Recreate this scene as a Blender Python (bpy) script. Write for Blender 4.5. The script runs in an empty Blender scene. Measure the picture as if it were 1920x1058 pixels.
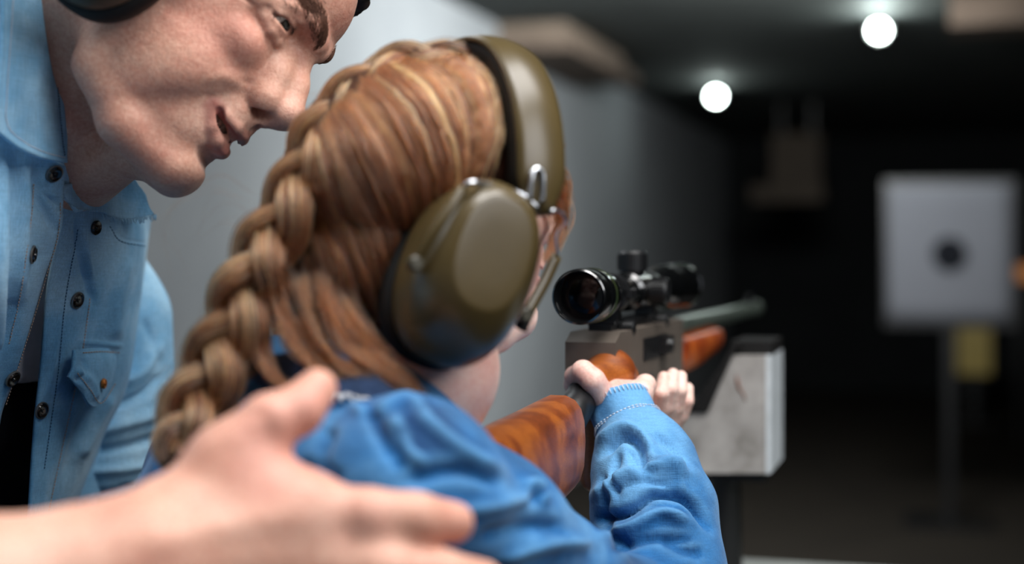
import bpy, bmesh, math, random
import numpy as np
from mathutils import Vector, Matrix
from mathutils.bvhtree import BVHTree
random.seed(7); RNG = np.random.default_rng(7)
SC = bpy.context.scene
COL = SC.collection
# ------------------------------------------------------------------ camera, world, lights, exposure
F_PX, H = 2700.0, 1.25            # focal length in pixels of a 1920 wide frame, eye height
HORIZON = 475.0
cam = bpy.data.cameras.new('camera'); camo = bpy.data.objects.new('camera', cam); COL.objects.link(camo)
camo.location = (0, 0, H); camo.rotation_euler = (math.pi/2, 0, 0)
cam.sensor_width = 36.0; cam.lens = F_PX/1920*36.0; cam.shift_y = -(529.0-HORIZON)/1920.0
cam.clip_start = 0.05; cam.clip_end = 60
cam.dof.use_dof = True; cam.dof.focus_distance = 0.98; cam.dof.aperture_fstop = 2.7
SC.camera = camo
w = bpy.data.worlds.new('world'); SC.world = w; w.use_nodes = True
w.node_tree.nodes['Background'].inputs[0].default_value = (0.62, 0.70, 0.80, 1)
w.node_tree.nodes['Background'].inputs[1].default_value = 0.15
def area_light(name, loc, aim, size, size_y, watts, col):
    d = bpy.data.lights.new(name, 'AREA'); d.shape = 'RECTANGLE'; d.size = size; d.size_y = size_y
    d.energy = watts; d.color = col
    o = bpy.data.objects.new(name, d); COL.objects.link(o); o.location = loc
    o.rotation_euler = (Vector(aim)-Vector(loc)).to_track_quat('-Z', 'Y').to_euler()
    return o
area_light('booth_key_fill', (0.30, 0.68, H+0.98), (-0.08, 0.95, H), 0.9, 0.6, 23.5, (1.0, 0.98, 0.96))
area_light('booth_key_fill', (0.85, 0.15, H+0.62), (-0.2, 0.95, H), 0.8, 0.6, 11.5, (0.97, 0.98, 1.0))  # fill light added at the near right, no fixture there
area_light('booth_key_fill', (-0.85, 0.72, H+0.9), (-0.34, 1.02, H), 0.6, 0.5, 4.5, (0.98, 0.99, 1.0))  # fill light added on the left for face, neck and shirt
area_light('booth_key_fill', (-0.55, 1.75, H+0.98), (-0.1, 1.0, H-0.1), 0.9, 0.4, 6.0, (0.93, 0.97, 1.0))
area_light('booth_key_fill', (-0.02, 0.62, H+0.99), (-0.05, 0.72, H-.2), 0.35, 0.25, 4.5, (1.0, 0.99, 0.97))  # extra light added above the child's shoulder to brighten it
area_light('wall_fill', (0.35, 2.3, H+0.96), (-1.0, 3.6, H), 0.9, 0.5, 18.0, (0.97, 0.99, 1.0))  # unseen fill on the near left wall
area_light('wall_fill', (1.0, 4.9, H+1.0), (-.1, 6.8, H), 0.9, 0.5, 120.0, (0.98, 1.0, 0.98))  # added out of view to brighten the left wall farther down
SC.view_settings.view_transform = 'Standard'; SC.view_settings.look = 'None'
SC.view_settings.exposure = 0.0; SC.view_settings.gamma = 1.0; SC.view_settings.use_curve_mapping = False
SC.cycles.use_denoising = True
SC.cycles.max_bounces = 8; SC.cycles.transmission_bounces = 8; SC.cycles.transparent_max_bounces = 8

# ------------------------------------------------------------------ helpers: pixels and points
def P(px, py, d):
    return np.array([(px-960.0)/F_PX*d, d, H-(py-HORIZON)/F_PX*d])
def proj(V):
    V = np.asarray(V, float); d = np.maximum(V[..., 1], 0.05)
    return np.stack([960+V[..., 0]/d*F_PX, HORIZON-(V[..., 2]-H)/d*F_PX], -1)
def lin(h):
    h = h.lstrip('#'); c = [int(h[i:i+2], 16)/255 for i in (0, 2, 4)]
    return tuple(x/12.92 if x <= .04045 else ((x+.055)/1.055)**2.4 for x in c) + (1.0,)
def unit(v): v = np.asarray(v, float); return v/np.linalg.norm(v)
def spline(pts, n):
    """Catmull-Rom through pts, n samples, roughly even in chord length"""
    p = np.asarray(pts, float)
    if len(p) == 2: t = np.linspace(0, 1, n)[:, None]; return p[0]*(1-t)+p[1]*t
    q = np.vstack([2*p[0]-p[1], p, 2*p[-1]-p[-2]])
    L = np.r_[0, np.cumsum(np.linalg.norm(np.diff(p, axis=0), axis=1))]
    s = np.interp(np.linspace(0, L[-1], n), L, np.arange(len(p)))
    i = np.minimum(s.astype(int), len(p)-2); t = (s-i)[:, None]
    a, b, c, d = q[i], q[i+1], q[i+2], q[i+3]
    return .5*((2*b)+(-a+c)*t+(2*a-5*b+4*c-d)*t**2+(-a+3*b-3*c+d)*t**3)
def poly_dist(X, pts):
    """distance of points X (n,k) to a polyline, and the parameter along it"""
    pts = np.asarray(pts, float); best = np.full(len(X), 1e9); par = np.zeros(len(X)); side = np.zeros(len(X))
    for i in range(len(pts)-1):
        a, b = pts[i], pts[i+1]; ab = b-a
        t = np.clip(((X-a)@ab)/max(ab@ab, 1e-12), 0, 1)
        D = X-a-t[:, None]*ab; d = np.sqrt((D*D).sum(1))
        m = d < best; best[m] = d[m]; par[m] = (i+t[m])/(len(pts)-1)
        if X.shape[1] == 2: side[m] = np.sign(ab[0]*D[m, 1]-ab[1]*D[m, 0])
    return best, par, side
# ------------------------------------------------------------------ helpers: objects
class Top:
    """a top-level thing: an Empty (or a mesh) standing at loc, with its parts as children"""
    pass
def tag(o, label=None, cat=None, group=None, kind=None):
    if label: o['label'] = label
    if cat: o['category'] = cat
    if group: o['group'] = group
    if kind: o['kind'] = kind
    return o
def empty(name, loc, label, cat, group=None):
    o = bpy.data.objects.new(name, None); COL.objects.link(o); o.location = [float(x) for x in loc]; o.empty_display_size = .05
    return tag(o, label, cat, group)
def offset_of(o):
    v = Vector((0, 0, 0))
    while o is not None: v += o.location; o = o.parent
    return v
def mesh_obj(name, verts, faces, mat, parent=None, smooth=True, loc=None, kind=None, label=None, uv=None):
    verts = np.asarray(verts, float)
    me = bpy.data.meshes.new(name)
    base = np.array(offset_of(parent)) if parent is not None else np.zeros(3)
    l = np.zeros(3) if loc is None else np.asarray(loc, float)-base
    vv = verts-base-l
    if isinstance(faces, np.ndarray):
        k = faces.shape[1]; me.vertices.add(len(vv)); me.vertices.foreach_set('co', vv.astype(np.float32).ravel())
        me.loops.add(faces.size); me.loops.foreach_set('vertex_index', faces.astype(np.int32).ravel())
        me.polygons.add(len(faces)); me.polygons.foreach_set('loop_start', np.arange(0, faces.size, k, dtype=np.int32))
        me.update(calc_edges=True)
    else:
        me.from_pydata([tuple(v) for v in vv], [], [tuple(int(i) for i in f) for f in faces])
    me.validate()
    if smooth: me.shade_smooth()
    for m in (mat if isinstance(mat, (list, tuple)) else [mat]): me.materials.append(m)
    o = bpy.data.objects.new(name, me); COL.objects.link(o)
    if parent is not None: o.parent = parent
    o.location = l
    if kind: o['kind'] = kind
    if label: o['label'] = label
    return o
def bm_obj(name, bm, mat, parent=None, smooth=False, loc=None, kind=None, label=None, bevel=0, seg=2, angle=None):
    if bevel:
        es = [e for e in bm.edges if len(e.link_faces) == 2 and e.calc_face_angle(0) > (angle or .5)]
        bmesh.ops.bevel(bm, geom=es, offset=bevel, segments=seg, profile=.5, affect='EDGES', clamp_overlap=True)
    bmesh.ops.recalc_face_normals(bm, faces=bm.faces[:])
    me = bpy.data.meshes.new(name); bm.to_mesh(me); bm.free()
    V = np.empty(len(me.vertices)*3, np.float32); me.vertices.foreach_get('co', V); V = V.reshape(-1, 3).astype(float)
    base = np.array(offset_of(parent)) if parent is not None else np.zeros(3)
    l = np.zeros(3) if loc is None else np.asarray(loc, float)-base
    me.vertices.foreach_set('co', (V-base-l).astype(np.float32).ravel())
    if smooth: me.shade_smooth(); me.set_sharp_from_angle(angle=math.radians(40))
    me.materials.append(mat)
    o = bpy.data.objects.new(name, me); COL.objects.link(o)
    if parent is not None: o.parent = parent
    o.location = l
    if kind: o['kind'] = kind
    if label: o['label'] = label
    return o
def frame_mat(o, x, y, z):
    return Matrix(((x[0], y[0], z[0], o[0]), (x[1], y[1], z[1], o[1]), (x[2], y[2], z[2], o[2]), (0, 0, 0, 1)))
def bm_box(bm, M, lo, hi):
    vs = [bm.verts.new(M @ Vector((x, y, z))) for x in (lo[0], hi[0]) for y in (lo[1], hi[1]) for z in (lo[2], hi[2])]
    for f in ((0, 1, 3, 2), (4, 6, 7, 5), (0, 4, 5, 1), (2, 3, 7, 6), (0, 2, 6, 4), (1, 5, 7, 3)): bm.faces.new([vs[i] for i in f])
def bm_prism(bm, M, poly, y0, y1):
    """polygon in local (x, z), extruded along local y"""
    a = [bm.verts.new(M @ Vector((p[0], y0, p[1]))) for p in poly]; b = [bm.verts.new(M @ Vector((p[0], y1, p[1]))) for p in poly]
    bm.faces.new(a); bm.faces.new(b[::-1]); n = len(poly)
    for i in range(n): bm.faces.new((a[i], a[(i+1) % n], b[(i+1) % n], b[i]))
def bm_lathe(bm, M, prof, n=40, close=True):
    """prof: (along x, radius); axis = local x"""
    rings = []
    for x, r in prof:
        rings.append([bm.verts.new(M @ Vector((x, r*math.cos(2*math.pi*i/n), r*math.sin(2*math.pi*i/n)))) for i in range(n)])
    for a, b in zip(rings, rings[1:]):
        for i in range(n): bm.faces.new((a[i], a[(i+1) % n], b[(i+1) % n], b[i]))
    if close: bm.faces.new(rings[0][::-1]); bm.faces.new(rings[-1])
def tube_arrays(path, rad, n=10, flat=None, up=None, cap=True):
    """tube along path; rad scalar or per point; flat scales the second axis"""
    p = np.asarray(path, float); m = len(p); rad = np.broadcast_to(rad, (m,))
    t = np.gradient(p, axis=0); t /= np.linalg.norm(t, axis=1)[:, None]+1e-12
    u = np.zeros_like(p); ref = np.array(up if up is not None else ([0, 0, 1] if abs(t[0, 2]) < .9 else [1, 0, 0]), float)
    for i in range(m):
        a = ref-(ref@t[i])*t[i]; u[i] = a/(np.linalg.norm(a)+1e-12)
        if up is None: ref = u[i]
    v = np.cross(t, u); ang = np.linspace(0, 2*np.pi, n, endpoint=False)
    fl = 1.0 if flat is None else flat
    V = p[:, None]+rad[:, None, None]*(np.cos(ang)[None, :, None]*u[:, None]+fl*np.sin(ang)[None, :, None]*v[:, None])
    V = V.reshape(-1, 3); i, j = np.meshgrid(np.arange(m-1), np.arange(n), indexing='ij'); k = (j+1) % n
    Fq = np.stack([i*n+j, i*n+k, (i+1)*n+k, (i+1)*n+j], -1).reshape(-1, 4).tolist()
    if cap: Fq.append(list(range(n))[::-1]); Fq.append(list(range((m-1)*n, m*n)))
    return V, Fq
def join_arrays(items):
    Vs, Fs, o = [], [], 0
    for V, Fq in items:
        Vs.append(np.asarray(V)); Fs += [[i+o for i in f] for f in (Fq.tolist() if isinstance(Fq, np.ndarray) else Fq)]; o += len(V)
    return np.vstack(Vs), Fs
def grid_surface(ctrl, nu, nv):
    """ctrl: rows of control points -> smooth surface of nu x nv points"""
    rows = [spline(np.array(r), nu) for r in ctrl]
    return np.stack([spline(np.array([r[i] for r in rows]), nv) for i in range(nu)], 1)      # nv x nu x 3
def grid_normals(S):
    du = np.gradient(S, axis=1); dv = np.gradient(S, axis=0); N = np.cross(du, dv)
    N /= np.linalg.norm(N, axis=2)[..., None]+1e-12
    c = -S; c[..., 2] += H
    if (N*c).sum() < 0: N = -N            # towards the side the light and the viewer stand on
    return N
def sheet(S, thick):
    """closed cloth sheet with thickness behind surface S"""
    N = grid_normals(S); nv, nu = S.shape[:2]; B = S-N*thick
    V = np.vstack([S.reshape(-1, 3), B.reshape(-1, 3)]); o = nu*nv
    i, j = np.meshgrid(np.arange(nv-1), np.arange(nu-1), indexing='ij')
    q = np.stack([i*nu+j, i*nu+j+1, (i+1)*nu+j+1, (i+1)*nu+j], -1).reshape(-1, 4)
    rim = list(range(nu))+[r*nu+nu-1 for r in range(1, nv)]+[(nv-1)*nu+c for c in range(nu-2, -1, -1)]+[r*nu for r in range(nv-2, 0, -1)]
    rim = np.array(rim); nx = np.roll(rim, -1)
    r = np.stack([rim, rim+o, nx+o, nx], -1)
    return V, np.vstack([q, q[:, ::-1]+o, r])
def crease(S_or_V, N, strokes):
    """folds: strokes of (pixel polyline, width px, height mm, taper) pushed along the normal"""
    sh = S_or_V.shape; V = S_or_V.reshape(-1, 3).copy(); n = N.reshape(-1, 3); X = proj(V)
    for st in strokes:
        pts, wd, amp = st[:3]
        d, t, s = poly_dist(X, spline(np.array(pts, float), 12) if len(pts) > 2 else pts)
        V += n*(amp*.001*np.exp(-(d/wd)**2)*np.clip(np.minimum(t, 1-t)*6+.25, 0, 1))[:, None]
    return V.reshape(sh)
def sil_noise(V, scale, amp, seed=0):
    r = np.random.default_rng(seed); out = np.zeros(len(V))
    for o in range(4):
        k = r.normal(size=(5, 3)); k /= np.linalg.norm(k, axis=1)[:, None]; f = scale*2**o
        for q in k: out += np.sin(V@q*f+r.uniform(0, 6.28))*(.5**o)/2.2
    return out*amp
# ------------------------------------------------------------------ helpers: smooth solids (distance fields meshed by surface nets)
class Field:
    def __init__(s, lo, hi, h):
        s.h = h; s.lo = np.array(lo, float); n = np.ceil((np.array(hi)-s.lo)/h).astype(int)+1; s.n = n
        s.ax = [(s.lo[i]+h*np.arange(n[i])).astype(np.float32) for i in range(3)]
        s.D = np.full(tuple(n), 1.0, np.float32)
    def op(s, lo, hi, fn, k, mode):
        m = k+2.5*s.h; sl = []
        for i in range(3):
            a = int(np.clip(np.floor((lo[i]-m-s.lo[i])/s.h), 0, s.n[i])); b = int(np.clip(np.ceil((hi[i]+m-s.lo[i])/s.h)+1, 0, s.n[i]))
            if b <= a: return
            sl.append(slice(a, b))
        d = fn(s.ax[0][sl[0]][:, None, None], s.ax[1][sl[1]][None, :, None], s.ax[2][sl[2]][None, None, :])
        A = s.D[tuple(sl)]
        if mode == 'add':
            r = np.minimum(A, d)
            if k > 0: e = np.maximum(k-np.abs(A-d), 0)/k; r = r-e*e*k*.25
        else:
            d = -d; r = np.maximum(A, d)
            if k > 0: e = np.maximum(k-np.abs(A-d), 0)/k; r = r+e*e*k*.25
        s.D[tuple(sl)] = r
    def ell(s, c, r, k=0.0, R=None, mode='add'):
        c = np.array(c, float); r = np.array(r, float) if np.ndim(r) else np.full(3, r)
        if R is None: ext = r; R = np.eye(3)
        else: R = np.array(R, float); ext = np.sqrt(((R*r[None, :])**2).sum(1))     # columns of R are the axes
        def fn(X, Y, Z):
            X, Y, Z = X-c[0], Y-c[1], Z-c[2]
            q = [(X*R[0, i]+Y*R[1, i]+Z*R[2, i])/r[i] for i in range(3)]
            k0 = np.sqrt(q[0]**2+q[1]**2+q[2]**2); k1 = np.sqrt((q[0]/r[0])**2+(q[1]/r[1])**2+(q[2]/r[2])**2)
            return (k0*(k0-1)/np.maximum(k1, 1e-6)).astype(np.float32)
        s.op(c-ext, c+ext, fn, k, mode)
    def cone(s, a, b, ra, rb, k=0.0, mode='add'):
        a = np.array(a, float); b = np.array(b, float); ab = b-a; L = max(ab@ab, 1e-12); R = max(ra, rb)
        def fn(X, Y, Z):
            t = np.clip(((X-a[0])*ab[0]+(Y-a[1])*ab[1]+(Z-a[2])*ab[2])/L, 0, 1)
            return (np.sqrt((X-a[0]-t*ab[0])**2+(Y-a[1]-t*ab[1])**2+(Z-a[2]-t*ab[2])**2)-(ra+(rb-ra)*t)).astype(np.float32)
        s.op(np.minimum(a, b)-R, np.maximum(a, b)+R, fn, k, mode)
    def chain(s, pts, rs, k=.004, mode='add', k0=None):
        for i in range(len(pts)-1): s.cone(pts[i], pts[i+1], rs[i], rs[i+1], (k0 if (k0 is not None and i == 0) else k), mode)
    def half(s, p, n, k=0.0):
        """cut away the side that n points to"""
        p = np.array(p, float); n = unit(n)
        d = ((s.ax[0][:, None, None]-p[0])*n[0]+(s.ax[1][None, :, None]-p[1])*n[1]+(s.ax[2][None, None, :]-p[2])*n[2]).astype(np.float32)
        s.D = np.maximum(s.D, d)
    def mesh(s):
        D = s.D; S = D < 0
        for ax in range(3):
            sl = [slice(None)]*3
            for e in (0, -1): sl[ax] = e; S[tuple(sl)] = False
        D = np.where(S, D, np.maximum(D, 1e-6))
        c = lambda i, j, k: (slice(i, S.shape[0]-1+i), slice(j, S.shape[1]-1+j), slice(k, S.shape[2]-1+k))
        cnt = np.zeros(tuple(x-1 for x in S.shape), np.int8)
        for i in (0, 1):
            for j in (0, 1):
                for k in (0, 1): cnt += S[c(i, j, k)]
        act = (cnt > 0) & (cnt < 8); I = np.argwhere(act); idx = np.full(act.shape, -1, np.int32); idx[act] = np.arange(len(I))
        acc = np.zeros((len(I), 3)); num = np.zeros(len(I))
        cr = [(i, j, k) for i in (0, 1) for j in (0, 1) for k in (0, 1)]
        for a in cr:
            for ax in range(3):
                if a[ax]: continue
                b = list(a); b[ax] = 1
                fa = D[I[:, 0]+a[0], I[:, 1]+a[1], I[:, 2]+a[2]]; fb = D[I[:, 0]+b[0], I[:, 1]+b[1], I[:, 2]+b[2]]
                m = (fa < 0) != (fb < 0); t = np.where(m, fa/np.where(m, fa-fb, 1), 0)
                p = np.tile(np.array(a, float), (len(I), 1)); p[:, ax] += t
                acc[m] += p[m]; num[m] += 1
        V = s.lo+(I+acc/num[:, None])*s.h
        Q = []
        for ax in range(3):
            o1, o2 = [(1, 2), (2, 0), (0, 1)][ax]
            sl0 = [slice(None)]*3; sl1 = [slice(None)]*3; sl0[ax] = slice(0, -1); sl1[ax] = slice(1, None)
            ch = S[tuple(sl0)] != S[tuple(sl1)]; E = np.argwhere(ch)
            E = E[(E[:, o1] > 0) & (E[:, o2] > 0) & (E[:, o1] < S.shape[o1]-1) & (E[:, o2] < S.shape[o2]-1)]
            first = S[E[:, 0], E[:, 1], E[:, 2]]
            def g(d1, d2):
                e = E.copy(); e[:, o1] += d1; e[:, o2] += d2; return idx[e[:, 0], e[:, 1], e[:, 2]]
            q = np.stack([g(-1, -1), g(0, -1), g(0, 0), g(-1, 0)], 1)
            q[~first] = q[~first][:, ::-1]; Q.append(q)
        return V, np.vstack(Q)
def vnormals(V, Q):
    N = np.zeros_like(V); n = np.cross(V[Q[:, 2]]-V[Q[:, 0]], V[Q[:, 3]]-V[Q[:, 1]])
    for i in range(4): np.add.at(N, Q[:, i], n)
    return N/(np.linalg.norm(N, axis=1)[:, None]+1e-12)
def relax(V, Q, it=1, f=.5):
    for _ in range(it):
        A = np.zeros_like(V); c = np.zeros(len(V))
        for i in range(4):
            for j in (1, 3): np.add.at(A, Q[:, i], V[Q[:, (i+j) % 4]]); np.add.at(c, Q[:, i], 1)
        V = V*(1-f)+f*A/np.maximum(c, 1)[:, None]
    return V
# ------------------------------------------------------------------ materials
class NT:
    def __init__(s, name):
        s.m = bpy.data.materials.new(name); s.m.use_nodes = True; s.t = s.m.node_tree; s.b = s.t.nodes['Principled BSDF']
        s.tc = None
    def n(s, typ, **kw):
        x = s.t.nodes.new(typ)
        for k, v in kw.items():
            if k.startswith('i_'): x.inputs[k[2:].replace('_', ' ')].default_value = v
            else: setattr(x, k, v)
        return x
    def l(s, a, b): s.t.links.new(a, b)
    def coord(s, scale=(1, 1, 1), rot=(0, 0, 0), out='Object'):
        if s.tc is None: s.tc = s.n('ShaderNodeTexCoord')
        mp = s.n('ShaderNodeMapping'); mp.inputs['Scale'].default_value = scale; mp.inputs['Rotation'].default_value = rot
        s.l(s.tc.outputs[out], mp.inputs[0]); return mp.outputs[0]
    def noise(s, vec, scale, detail=3, rough=.55, dist=0):
        x = s.n('ShaderNodeTexNoise'); x.inputs['Scale'].default_value = scale; x.inputs['Detail'].default_value = detail
        x.inputs['Roughness'].default_value = rough; x.inputs['Distortion'].default_value = dist
        if vec is not None: s.l(vec, x.inputs['Vector'])
        return x.outputs[0]
    def ramp(s, fac, stops):
        x = s.n('ShaderNodeValToRGB'); e = x.color_ramp.elements
        while len(e) < len(stops): e.new(.5)
        for el, (p, c) in zip(e, stops): el.position = p; el.color = c if len(c) == 4 else tuple(c)+(1,)
        s.l(fac, x.inputs[0]); return x.outputs[0]
    def mix(s, fac, a, b, blend='MIX'):
        x = s.n('ShaderNodeMix', data_type='RGBA', blend_type=blend)
        for sock, val in ((x.inputs[0], fac), (x.inputs[6], a), (x.inputs[7], b)):
            if hasattr(val, 'is_output'): s.l(val, sock)
            else: sock.default_value = val
        return x.outputs[2]
    def bump(s, h, strength=.3, dist=.001, prev=None):
        x = s.n('ShaderNodeBump'); x.inputs['Strength'].default_value = strength; x.inputs['Distance'].default_value = dist
        s.l(h, x.inputs['Height'])
        if prev is not None: s.l(prev, x.inputs['Normal'])
        return x.outputs[0]
    def set(s, **kw):
        for k, v in kw.items():
            k = k.replace('_', ' ')
            if hasattr(v, 'is_output'): s.l(v, s.b.inputs[k])
            else: s.b.inputs[k].default_value = v
        return s.m
def plain(name, col, rough=.5, metal=0.0, spec=.5, coat=0.0, nz=0.06):
    t = NT(name); c = lin(col) if isinstance(col, str) else col
    n = t.noise(t.coord(), 60, 4)
    dark = tuple(x*(1-nz*2) for x in c[:3])+(1,); lite = tuple(min(1, x*(1+nz*2)) for x in c[:3])+(1,)
    return t.set(Base_Color=t.ramp(n, [(.3, dark), (.7, lite)]), Roughness=rough, Metallic=metal, Specular_IOR_Level=spec, Coat_Weight=coat)
def skin_mat(name, base, red, pale, sss, stubble=False, bumpy=.25):
    t = NT(name); v = t.coord()
    a = t.ramp(t.noise(v, 22, 5), [(.35, lin(red)), (.5, lin(base)), (.68, lin(pale))])
    fine = t.noise(v, 420, 2); a = t.mix(.34, a, t.ramp(fine, [(.35, lin(red)), (.65, lin(pale))]), 'MIX')
    at = t.n('ShaderNodeAttribute', attribute_name='tint')
    a = t.mix(at.outputs['Alpha'], a, at.outputs['Color'])
    if stubble:
        sp = t.n('ShaderNodeTexVoronoi'); sp.inputs['Scale'].default_value = 950; t.l(v, sp.inputs['Vector'])
        dot = t.ramp(sp.outputs['Distance'], [(.1, (1, 1, 1)), (.26, (0, 0, 0))])
        st = t.n('ShaderNodeAttribute', attribute_name='stubble')
        mm = t.n('ShaderNodeMath', operation='MULTIPLY'); t.l(dot, mm.inputs[0]); t.l(st.outputs['Fac'], mm.inputs[1])
        a = t.mix(mm.outputs[0], a, lin('#7a5c50'))
    b = t.bump(t.noise(v, 900, 3), bumpy, .0006)
    b = t.bump(t.noise(v, 160, 3), bumpy, .0012, b)
    t.set(Base_Color=a, Roughness=.5, Specular_IOR_Level=.4, Subsurface_Weight=sss, Subsurface_Scale=.006, Normal=b)
    t.b.inputs['Subsurface Radius'].default_value = (1, .35, .2)
    return t.m
def denim(name, dark, mid, lite, wscale=1.0, rot=(0, 0, 0), fade=.5):
    t = NT(name); v = t.coord()
    big = t.noise(v, 9, 4, .6)
    a = t.ramp(big, [(.33, lin(dark)), (.48, lin(mid)), (.66, lin(lite))])
    slub = t.noise(t.coord((1500*wscale, 1500*wscale, 70), rot), 1, 2, .6)
    a = t.mix(.5, a, t.ramp(slub, [(.3, (.62, .62, .64)), (.7, (1.25, 1.25, 1.22))]), 'MULTIPLY')
    weft = t.noise(t.coord((90, 90, 1900*wscale), rot), 1, 2, .6)
    a = t.mix(.35, a, t.ramp(weft, [(.3, (.7, .7, .72)), (.7, (1.25, 1.25, 1.25))]), 'MULTIPLY')
    g = t.n('ShaderNodeNewGeometry')
    wear = t.ramp(g.outputs['Pointiness'], [(.49, (0, 0, 0)), (.56, (fade, fade, fade))])
    a = t.mix(wear, a, lin(lite))
    b = t.bump(slub, .35, .0008); b = t.bump(weft, .3, .0008, b); b = t.bump(t.noise(v, 55, 4), .35, .004, b)
    return t.set(Base_Color=a, Roughness=.85, Specular_IOR_Level=.15, Sheen_Weight=.12, Normal=b)
def wood_mat(name, dark, mid, lite, axis_rot, coat=.15):
    t = NT(name); v = t.coord((3.5, 24, 24), axis_rot)
    w_ = t.n('ShaderNodeTexNoise'); w_.inputs['Scale'].default_value = 1.3; w_.inputs['Detail'].default_value = 6; w_.inputs['Distortion'].default_value = .5
    t.l(v, w_.inputs['Vector'])
    a = t.ramp(w_.outputs[0], [(.28, lin(dark)), (.45, lin(mid)), (.58, lin(lite)), (.75, lin(mid))])
    g = t.noise(t.coord((60, 900, 900), axis_rot), 1, 3)
    a = t.mix(.5, a, t.ramp(g, [(.35, (.55, .5, .45)), (.6, (1.1, 1.1, 1.1))]), 'MULTIPLY')
    return t.set(Base_Color=a, Roughness=.45, Coat_Weight=coat, Coat_Roughness=.25, Normal=t.bump(g, .12, .0005))
M = {}
M['skin_man'] = skin_mat('skin_man', '#cc9a84', '#bb7e6b', '#dbb09c', .10, True, .5)
M['skin_girl'] = skin_mat('skin_girl', '#e3bcae', '#d69c90', '#edcfc3', .15, False, .1)
M['denim_man'] = denim('denim_light', '#4a84ad', '#70a8ce', '#a4cce4', 1, fade=.4)
M['denim_girl'] = denim('denim_blue', '#0f3660', '#23629a', '#649dcb', .8, fade=.6)
M['denim_navy'] = denim('denim_navy', '#1a2940', '#25395a', '#44597a', .8, fade=.3)
M['thread_white'] = plain('thread_white', '#cfd3da', .8)
M['thread_tan'] = plain('thread_tan', '#b99a86', .8)
M['thread_blue'] = plain('thread_blue', '#27567c', .8)
M['button'] = plain('button_black', '#17110e', .22, 0, .6, .4)
M['button_ring'] = plain('button_ring', '#8f8a84', .35, .8)
M['orange'] = plain('stud_copper', '#b06a2c', .4, .5)
M['tee'] = plain('white_cotton', '#d4d4da', .9, 0, .2)
M['trouser'] = plain('black_cotton', '#14161b', .9, 0, .2)
M['shoe'] = plain('shoe_leather', '#221a15', .5)
def hairmat(name, stops, rough=.34, radial=.4):
    t = NT(name); hi = t.n('ShaderNodeHairInfo')
    c = t.ramp(hi.outputs['Random'], [(p, lin(h)) for p, h in stops])
    hb = t.n('ShaderNodeBsdfHairPrincipled'); hb.model = 'CHIANG'; hb.parametrization = 'COLOR'
    t.l(c, hb.inputs['Color']); hb.inputs['Roughness'].default_value = rough; hb.inputs['Radial Roughness'].default_value = radial
    t.l(hb.outputs[0], t.t.nodes['Material Output'].inputs[0]); return t.m
M['hair'] = hairmat('hair_auburn', [(0, '#381a0d'), (.4, '#63341a'), (.75, '#884c29'), (1, '#a86c40')])
M['hair_light'] = hairmat('hair_blonde', [(0, '#8a5430'), (.5, '#b98048'), (1, '#e0b47c')])
def hair_core(name, dark, mid):
    t = NT(name); n = t.noise(t.coord((140, 140, 18)), 1, 4)
    return t.set(Base_Color=t.ramp(n, [(.35, lin(dark)), (.65, lin(mid))]), Roughness=.5, Specular_IOR_Level=.3, Normal=t.bump(n, .5, .002))
M['hair_core'] = hair_core('hair_under', '#22100a', '#4a2714')
M['brow'] = plain('brow_hair', '#5b3a2b', .6)
M['man_hair'] = plain('man_hair', '#2a1c15', .5)
M['olive'] = plain('olive_plastic', '#483c22', .32, 0, .45, .0, .03)
M['olive_dark'] = plain('olive_plastic_dark', '#2f2b1b', .45, 0, .5, 0, .03)
M['black_foam'] = plain('black_foam', '#0c0b0b', .7, 0, .3)
M['black_gloss'] = plain('black_gloss', '#08090a', .18, 0, .6, .5, .02)
M['black_satin'] = plain('black_satin', '#101113', .4, 0, .5)
M['steel_wire'] = plain('steel_wire', '#c9ccd0', .25, 1.0)
M['lens_glass'] = plain('lens_glass', '#020305', .12, 0, .4, .3, 0)
M['gun_grey'] = plain('receiver_grey', '#655c54', .5, .3, .5)
M['glint_green'] = plain('glint_green', '#9db877', .25, 1.0)
M['barrel'] = plain('barrel_steel', '#77847a', .35, .7)
M['eye_white'] = plain('eye_white', '#b5a9a2', .2, 0, .5, .4)
M['eye_dark'] = plain('eye_iris', '#17100c', .12, 0, .5, .6)
M['teeth'] = plain('teeth', '#d6c9b8', .3)
M['mouth'] = plain('mouth_inside', '#3a1515', .5)
t = NT('amber_lens'); M['amber'] = t.set(Base_Color=lin('#c9a86a'), Roughness=.08, Transmission_Weight=.75, IOR=1.3, Alpha=.9)
def rotz(a): return (0, 0, a)
TH = math.radians(16.9)            # heading of the shooting lane
GUN_A = math.radians(18.0)
M['wood'] = wood_mat('walnut_stock', '#4c1f0a', '#7f3c12', '#9f571c', (0, 0, -(math.pi/2-GUN_A)))
M['wood_red'] = wood_mat('red_wood', '#6a2209', '#99400f', '#b25a1e', (0, 0, -(math.pi/2-GUN_A)))
def wall_mat(name, a, b, rough=.85, sc=3.0):
    t = NT(name); v = t.coord(); n = t.noise(v, sc, 5, .6); f = t.noise(v, 90, 3)
    c = t.mix(.25, t.ramp(n, [(.3, lin(a)), (.7, lin(b))]), t.ramp(f, [(.3, lin(a)), (.7, lin(b))]))
    return t.set(Base_Color=c, Roughness=rough, Specular_IOR_Level=.2, Normal=t.bump(f, .3, .004))
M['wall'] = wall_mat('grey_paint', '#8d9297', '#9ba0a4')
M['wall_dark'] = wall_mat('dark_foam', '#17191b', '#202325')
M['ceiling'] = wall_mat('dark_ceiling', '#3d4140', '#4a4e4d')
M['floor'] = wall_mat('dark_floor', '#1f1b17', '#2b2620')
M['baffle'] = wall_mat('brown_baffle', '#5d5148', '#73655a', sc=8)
M['baffle_dark'] = wall_mat('dark_baffle', '#3a342e', '#4a423a', sc=8)
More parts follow.
